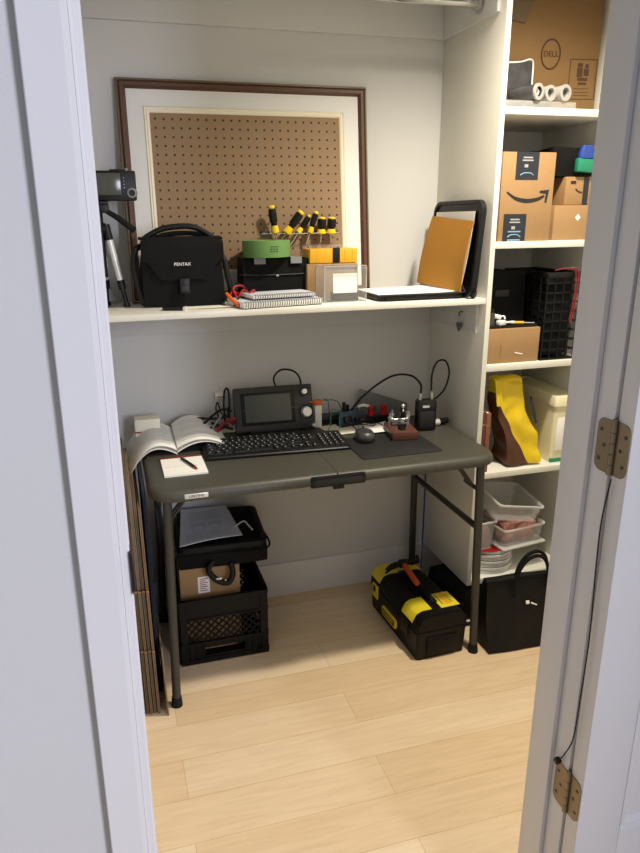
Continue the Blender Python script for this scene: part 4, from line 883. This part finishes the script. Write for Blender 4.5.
a = MB(); a.tube([(-.04, -.158, .034), (-.06, -.172, .006), (-.03, -.178, -.035), (.01, -.178, -.05), (.028, -.172, -.02), (.025, -.158, .02)], .011, 10); a.build('hanging_strap', 'nylon2', LB)
a = MB(); a.ball((0.0, -.185, -.034), .0045, n=6); a.box((-.024, -.186, -.025), (.02, .004, .008), bev=.001); a.build('buckle', 'silver', LB)
def prt(u, v):
    B = Vector((-1.120, -.330, .4615)).lerp(Vector((-.885, -.300, .4615)), u); T_ = Vector((-1.085, -.05, .4800)).lerp(Vector((-.905, -.06, .4800)), u)
    p_ = B.lerp(T_, v); p_.z += .006*math.sin(PI*u)*(1-v); return p_
o = thing('printed_sheets', 'grey printed sheets lying on the black laptop bag under the table', 'paper', (0, 0, 0))
a = MB(); a.grid(prt, 10, 8, .0025); a.build('sheets', 'paper_grey', o)
a = MB()
for r__ in range(8): a.grid(lambda u, v: Vector(prt(.16+.6*u, .42+.06*r__+.012*v))+Vector((0, 0, .0022)), 10, 1) if r__ not in (2,) else None
for k in range(4): a.grid(lambda u, v: Vector(prt(.1+.72*u, .06+.05*k+.012*v))+Vector((0, 0, .0022)), 10, 1)
for cx_ in (.33, .62): a.tube([Vector(prt(cx_+.11*math.cos(2*PI*k/24), .36+.10*math.sin(2*PI*k/24)))+Vector((0, 0, .0022)) for k in range(24)], .0009, 5, 1, closed=True)
a.build('printed_lines', 'tape_grey', o)
o = MB(); o.tube([(-.905, -.24, .466), (-.862, -.205, .470), (-.850, -.235, .466), (-.842, -.275, .464)], .003, 8, 6); tag(o.build('white_lanyard', 'white_pl'), 'short white lanyard lying at the right edge of the grey sheets', 'lanyard')
# flattened boxes leaning on the left wall
spec = [(-1.2985, .0095, .90, -.600, 'card_dk2', 'flattened cardboard box against the left wall, tallest of the leaning set'),
        (-1.2865, .0100, .84, -.603, 'card_dk', 'flattened cardboard box second from the left wall, its top bent'),
        (-1.2750, .0095, .80, -.608, 'card_dk2', 'flattened cardboard box third from the left wall in the leaning set'),
        (-1.2630, .0100, .745, -.606, 'card_dk', 'flattened cardboard box just left of the outermost tall one'),
        (-1.2505, .0095, .725, -.612, 'card_dk2', 'outermost tall flattened cardboard box beside the navy cloth folder')]
for k, (x, t_, h_, y0, mk, lab) in enumerate(spec):
    o = thing('flattened_box', lab, 'flattened box', (x+.005, y0, 0), 0, 'flattened boxes leaning at the left wall', rot=(0, R(-.7), 0))
    zs = [0, .24, .255, .47, .485, h_-.02, h_]
    a = MB(); z0 = 0
    for i, z1 in enumerate((.243, .462, h_)):
        ins = (.000, .004, .010)[i]; a.bb(-t_/2+.0003, -.0004, ins, .44, z0+.002, z1, bev=.0012); a.bb(.0004, t_/2-.0003, ins+.002, .44, z0+.002, z1-.003, bev=.0012); z0 = z1
    a.build('folded_panels', mk, o)
    a = MB(); 
    for zc in (.243, .462): a.tube([(-t_/2+.001, -.001, zc), (0, -.0025, zc+.004), (t_/2-.001, -.001, zc)], .0018, 6, 3)
    a.build('crease', 'card', o)
o = thing('cardboard_strip', 'short light brown cardboard piece standing in front of the table leg side', 'cardboard', (-1.2170, -.628, 0), 0, rot=(0, R(-1), 0))
a = MB(); a.bb(-.0025, .0025, 0, .26, .001, .235, bev=.001); a.build('panel', 'card_dk2', o)
o = thing('navy_folder', 'dark navy cloth folder standing between the flattened boxes and the table', 'folder', (-1.2315, -.345, .0), 0, rot=(0, R(-.3), 0))
a = MB(); a.loft([[(x, y, z) for y, z in [(q[0], q[1]+.383) for q in rrect(.34-2*i, .765-2*i, .03)]] for x, i in ((-.0065, .003), (-.005, 0), (.005, 0), (.0065, .003))]); a.build('cover', 'navy', o)
# tool box with hammer
TBX = thing('tool_box', 'black tool box with yellow panels on the floor under the right table end', 'tool box', (-.2105, -.395, 0), 2.5)
bw, bd = .212, .415
a = MB(); rl = lambda i, z: [(x, y, z) for x, y in rrect(bw-2*i, bd-2*i, .012)]
a.loft([rl(.008, .001), rl(.006, .006), rl(.002, .105), rl(.0, .108), rl(0, .116), rl(.003, .117)]); a.bb(-.062, .062, -bd/2-.001, -bd/2+.006, .022, .092, bev=.004); a.build('base', 'matte', TBX)
a = MB(); prof = [(-bw/2+.001, .117), (-bw/2+.004, .148), (-bw/2+.018, .174), (-bw/2+.04, .184), (bw/2-.04, .184), (bw/2-.018, .174), (bw/2-.004, .148), (bw/2-.001, .117)]
a.prism(prof, bd-.004, mtx((0, -bd/2+.002, 0)), bev=.004); a.bb(-.020, .020, -.13, .13, .182, .189, bev=.004); a = a.build('lid', 'matte', TBX)
hh = MB(); hh.tube([(.0, -.12, .184), (0, -.11, .196), (0, 0, .198), (0, .09, .196), (0, .10, .184)], .010, 12, 4); hh.build('carry_handle', 'black_rub', TBX)
def lidstrip(y0, y1, x0f, x1f, nm='yellow_panel', mk='yellow_st'):
    q = MB(); P_ = [p_ for p_ in prof]
    def pt(u): 
        seg = [(P_[i], P_[i+1]) for i in range(len(P_)-1)]; Ls = [math.dist(*s_) for s_ in seg]; tot = sum(Ls); d_ = u*tot
        for s_, l_ in zip(seg, Ls):
            if d_ <= l_: return (s_[0][0]+(s_[1][0]-s_[0][0])*d_/l_, s_[0][1]+(s_[1][1]-s_[0][1])*d_/l_)
            d_ -= l_
        return P_[-1]
    def f(u, v): x, z = pt(x0f+(x1f-x0f)*u); n_ = Vector((x, z-.10)).normalized(); return (x+n_.x*.0022, y0+(y1-y0)*v, z+n_.y*.0022)
    q.grid(f, 16, 2, .0015); return q.build(nm, mk, TBX)
lidstrip(.122, .200, .10, .92); lidstrip(-.165, -.078, .08, .42)
q = MB(); q.box((.052, -.122, .1855), (.078, .096, .0022), bev=.0005); q = q.build('yellow_sticker', 'yellow_st', TBX)
b_ = MB(); b_.box((.030, -.118, .1869), (.004, .066, .0004)); b_.box((.052, -.118, .1869), (.022, .070, .0004), m=1)
for k in range(5): b_.box((.070, -.142+.012*k, .1869), (.014, .003, .0004))
b_.build('print', ['ink_soft', 'yellow_or'], q)
for y in (-.112, .15):
    q = MB(); q.box((-bw/2-.002, y, .10), (.008, .05, .06), bev=.004); q.box((-bw/2-.007, y, .112), (.004, .018, .026), bev=.002, m=1); q.build('latch', ['yellow_st' if y > 0 else 'black', 'black'], TBX)
q = MB(); q.loft([[(x, y, z) for y, z in [(p_[0]+.02, p_[1]+.055) for p_ in rrect(.125-2*i, .042-2*i, .012)]] for x, i in ((-bw/2-.0045, .002), (-bw/2-.003, 0), (-bw/2+.004, 0))]); q = q.build('maker_plate', 'yellow_st', TBX)
b_ = MB(); b_.box((-bw/2-.0047, .02, .055), (.0006, .104, .026), bev=.0002); b_.build('black_field', 'ink', q)
b_ = MB(); b_.text('STANLEY', .0215, mtx((-bw/2-.0053, .02, .055), (R(90), 0, R(-90)))); b_.build('lettering', 'yellow_st', q)
HM = thing('hammer', 'claw hammer with orange red handle lying on the black tool box', 'hammer', (-.236, -.345, .2065), 0); HM.scale = (1.35, 1.3, 1.3)
a = MB(); a.cyl((.002, .038, .012), (.002, .085, .012), .011, n=16) if False else None
a.tube([(.016, .045, .010), (.012, -.01, .009), (.010, -.06, .006)], .0085, 12, 5); a.build('handle', 'rust', HM)
a = MB(); a.cyl((.068, .066, .012), (.044, .062, .012), .0135, n=18); a.cyl((.046, .062, .012), (.02, .056, .012), .0095, n=14); a.box((.014, .055, .012), (.026, .022, .022), bev=.004)
for dz in (-.006, .006): a.tube([(.004, .054, .012+dz*.4), (-.026, .046, .012+dz), (-.052, .028, .009+dz)], .0075, 8, 5, r2=.003)
a.build('head', 'black', HM)
# blue cable and black bag under the unit
o = MB(); o.tube([(-.045, -.10, TZ-.045), (-.043, -.10, .55), (-.046, -.105, .32), (-.05, -.11, .10), (-.055, -.12, .012), (-.03, -.16, .0045), (.08, -.2, .0045)], .0035, 8); tag(o.build('network_cable', 'blue'), 'thin blue cable hanging down behind the right table end', 'cable')
o = thing('duffel_bag', 'black limp bag pushed under the white shelving unit', 'bag', (.085, -.30, 0))
a = MB(); a.soft((0, 0, .074), (.30, .24, .145), .35, .010, 9, 61); a.build('body', 'nylon', o)
a = MB(); a.tube([(-.10, -.118, .09), (-.13, -.135, .05), (-.12, -.14, .012), (-.06, -.15, .008), (.0, -.14, .02)], .008, 8); a.build('strap', 'nylon2', o)
# tote bag
TT = thing('tote_bag', 'black tote bag with two loop handles on the floor in front of the shelving unit', 'tote bag', (.142, -.572, 0), -4)
def tts(k):
    s_ = (k.z+.14)/.28; return (k.x*(1-.03*s_), k.y*(1-.80*s_)+.022*math.sin(k.x*26)*s_*(1-s_)*1.6-.012*s_, k.z+.004*math.cos(k.x*14)*s_)
a = MB(); a.soft((0, 0, .141), (.335, .165, .28), .07, .006, 8, 71, n=22, shape=tts); a.build('body', 'nylon2', TT, ang=70)
a = MB(); a.tube([(-.166, -.034, .276), (-.08, -.034, .281), (.08, -.034, .281), (.165, -.034, .276)], .006, 8, 6); a.build('top_hem', 'nylon', TT)
for y, dx_ in ((-.042, 0), (-.010, .016)):
    a = MB(); a.tube([(-.062+dx_, y-.020, .22), (-.058+dx_, y-.008, .27), (-.038+dx_, y, .325), (-.006+dx_, y, .364), (.035+dx_, y, .372), (.066+dx_, y, .345), (.085+dx_, y, .28), (.088+dx_, y-.01, .22)], .0068, 10); a.build('handle', 'nylon', TT)
a = MB(); a.box((-.006, -.060, .192), (.014, .003, .013), rot=(-.35, 0, 0), bev=.001); a.box((.014, -.061, .186), (.014, .003, .006), rot=(-.35, .5, 0), bev=.001); a.box((.027, -.062, .180), (.012, .003, .0045), rot=(-.35, .5, 0), bev=.001); a.build('white_mark', 'paper', TT)

# ================================================================ CAMERA, LIGHT
cam = bpy.data.cameras.new('camera'); co = bpy.data.objects.new('camera', cam); COL.objects.link(co); sc.camera = co
ya, pi_, ro = R(15.390163), R(16.620557), R(-.676876)
fw = Vector((math.sin(ya)*math.cos(pi_), math.cos(ya)*math.cos(pi_), -math.sin(pi_)))
r0 = Vector((math.cos(ya), -math.sin(ya), 0)); u0 = r0.cross(fw)
rr2 = math.cos(ro)*r0+math.sin(ro)*u0; uu2 = -math.sin(ro)*r0+math.cos(ro)*u0
mw = Matrix((( rr2.x, uu2.x, -fw.x, -1.291149), (rr2.y, uu2.y, -fw.y, -2.526152), (rr2.z, uu2.z, -fw.z, 1.579649), (0, 0, 0, 1)))
co.matrix_world = mw
cam.sensor_fit = 'AUTO'; cam.sensor_width = 36; cam.lens = 666.504*36/853
cam.shift_x = 25.387/853; cam.shift_y = -7.237/853; cam.clip_start = .01

def light(name, typ, loc, energy, col, **k):
    l = bpy.data.lights.new(name, typ); l.energy = energy; l.color = col
    for q, v in k.items(): setattr(l, q, v)
    o = bpy.data.objects.new(name, l); COL.objects.link(o); o.location = loc; return o
light('closet_lamp', 'SPOT', (-.07, -.93, 2.56), 165, (1., .90, .75), shadow_soft_size=.07, spot_size=R(140), spot_blend=1.)
struct(MB().bb(.30, .40, -3.86, YO, 0, CZ).build('hall_light_blocker', 'wall'))  # unseen slab, added to keep the window light off the open door leaf
wl = light('hall_window_light', 'AREA', (.80, -4.9, 1.8), 185, (.81, .83, 1.), shape='RECTANGLE', size=1.1, size_y=1.5)
wl.rotation_euler = (Vector((-1.2, -1.6, 1.1))-Vector(wl.location)).to_track_quat('-Z', 'Y').to_euler()
W = bpy.data.worlds.new('hall'); sc.world = W; W.use_nodes = True
bg = W.node_tree.nodes['Background']; bg.inputs[0].default_value = (.73, .80, 1., 1); bg.inputs[1].default_value = .29
sc.view_settings.view_transform = 'Standard'; sc.view_settings.look = 'None'; sc.view_settings.exposure = 0; sc.view_settings.gamma = 1; sc.view_settings.use_curve_mapping = False
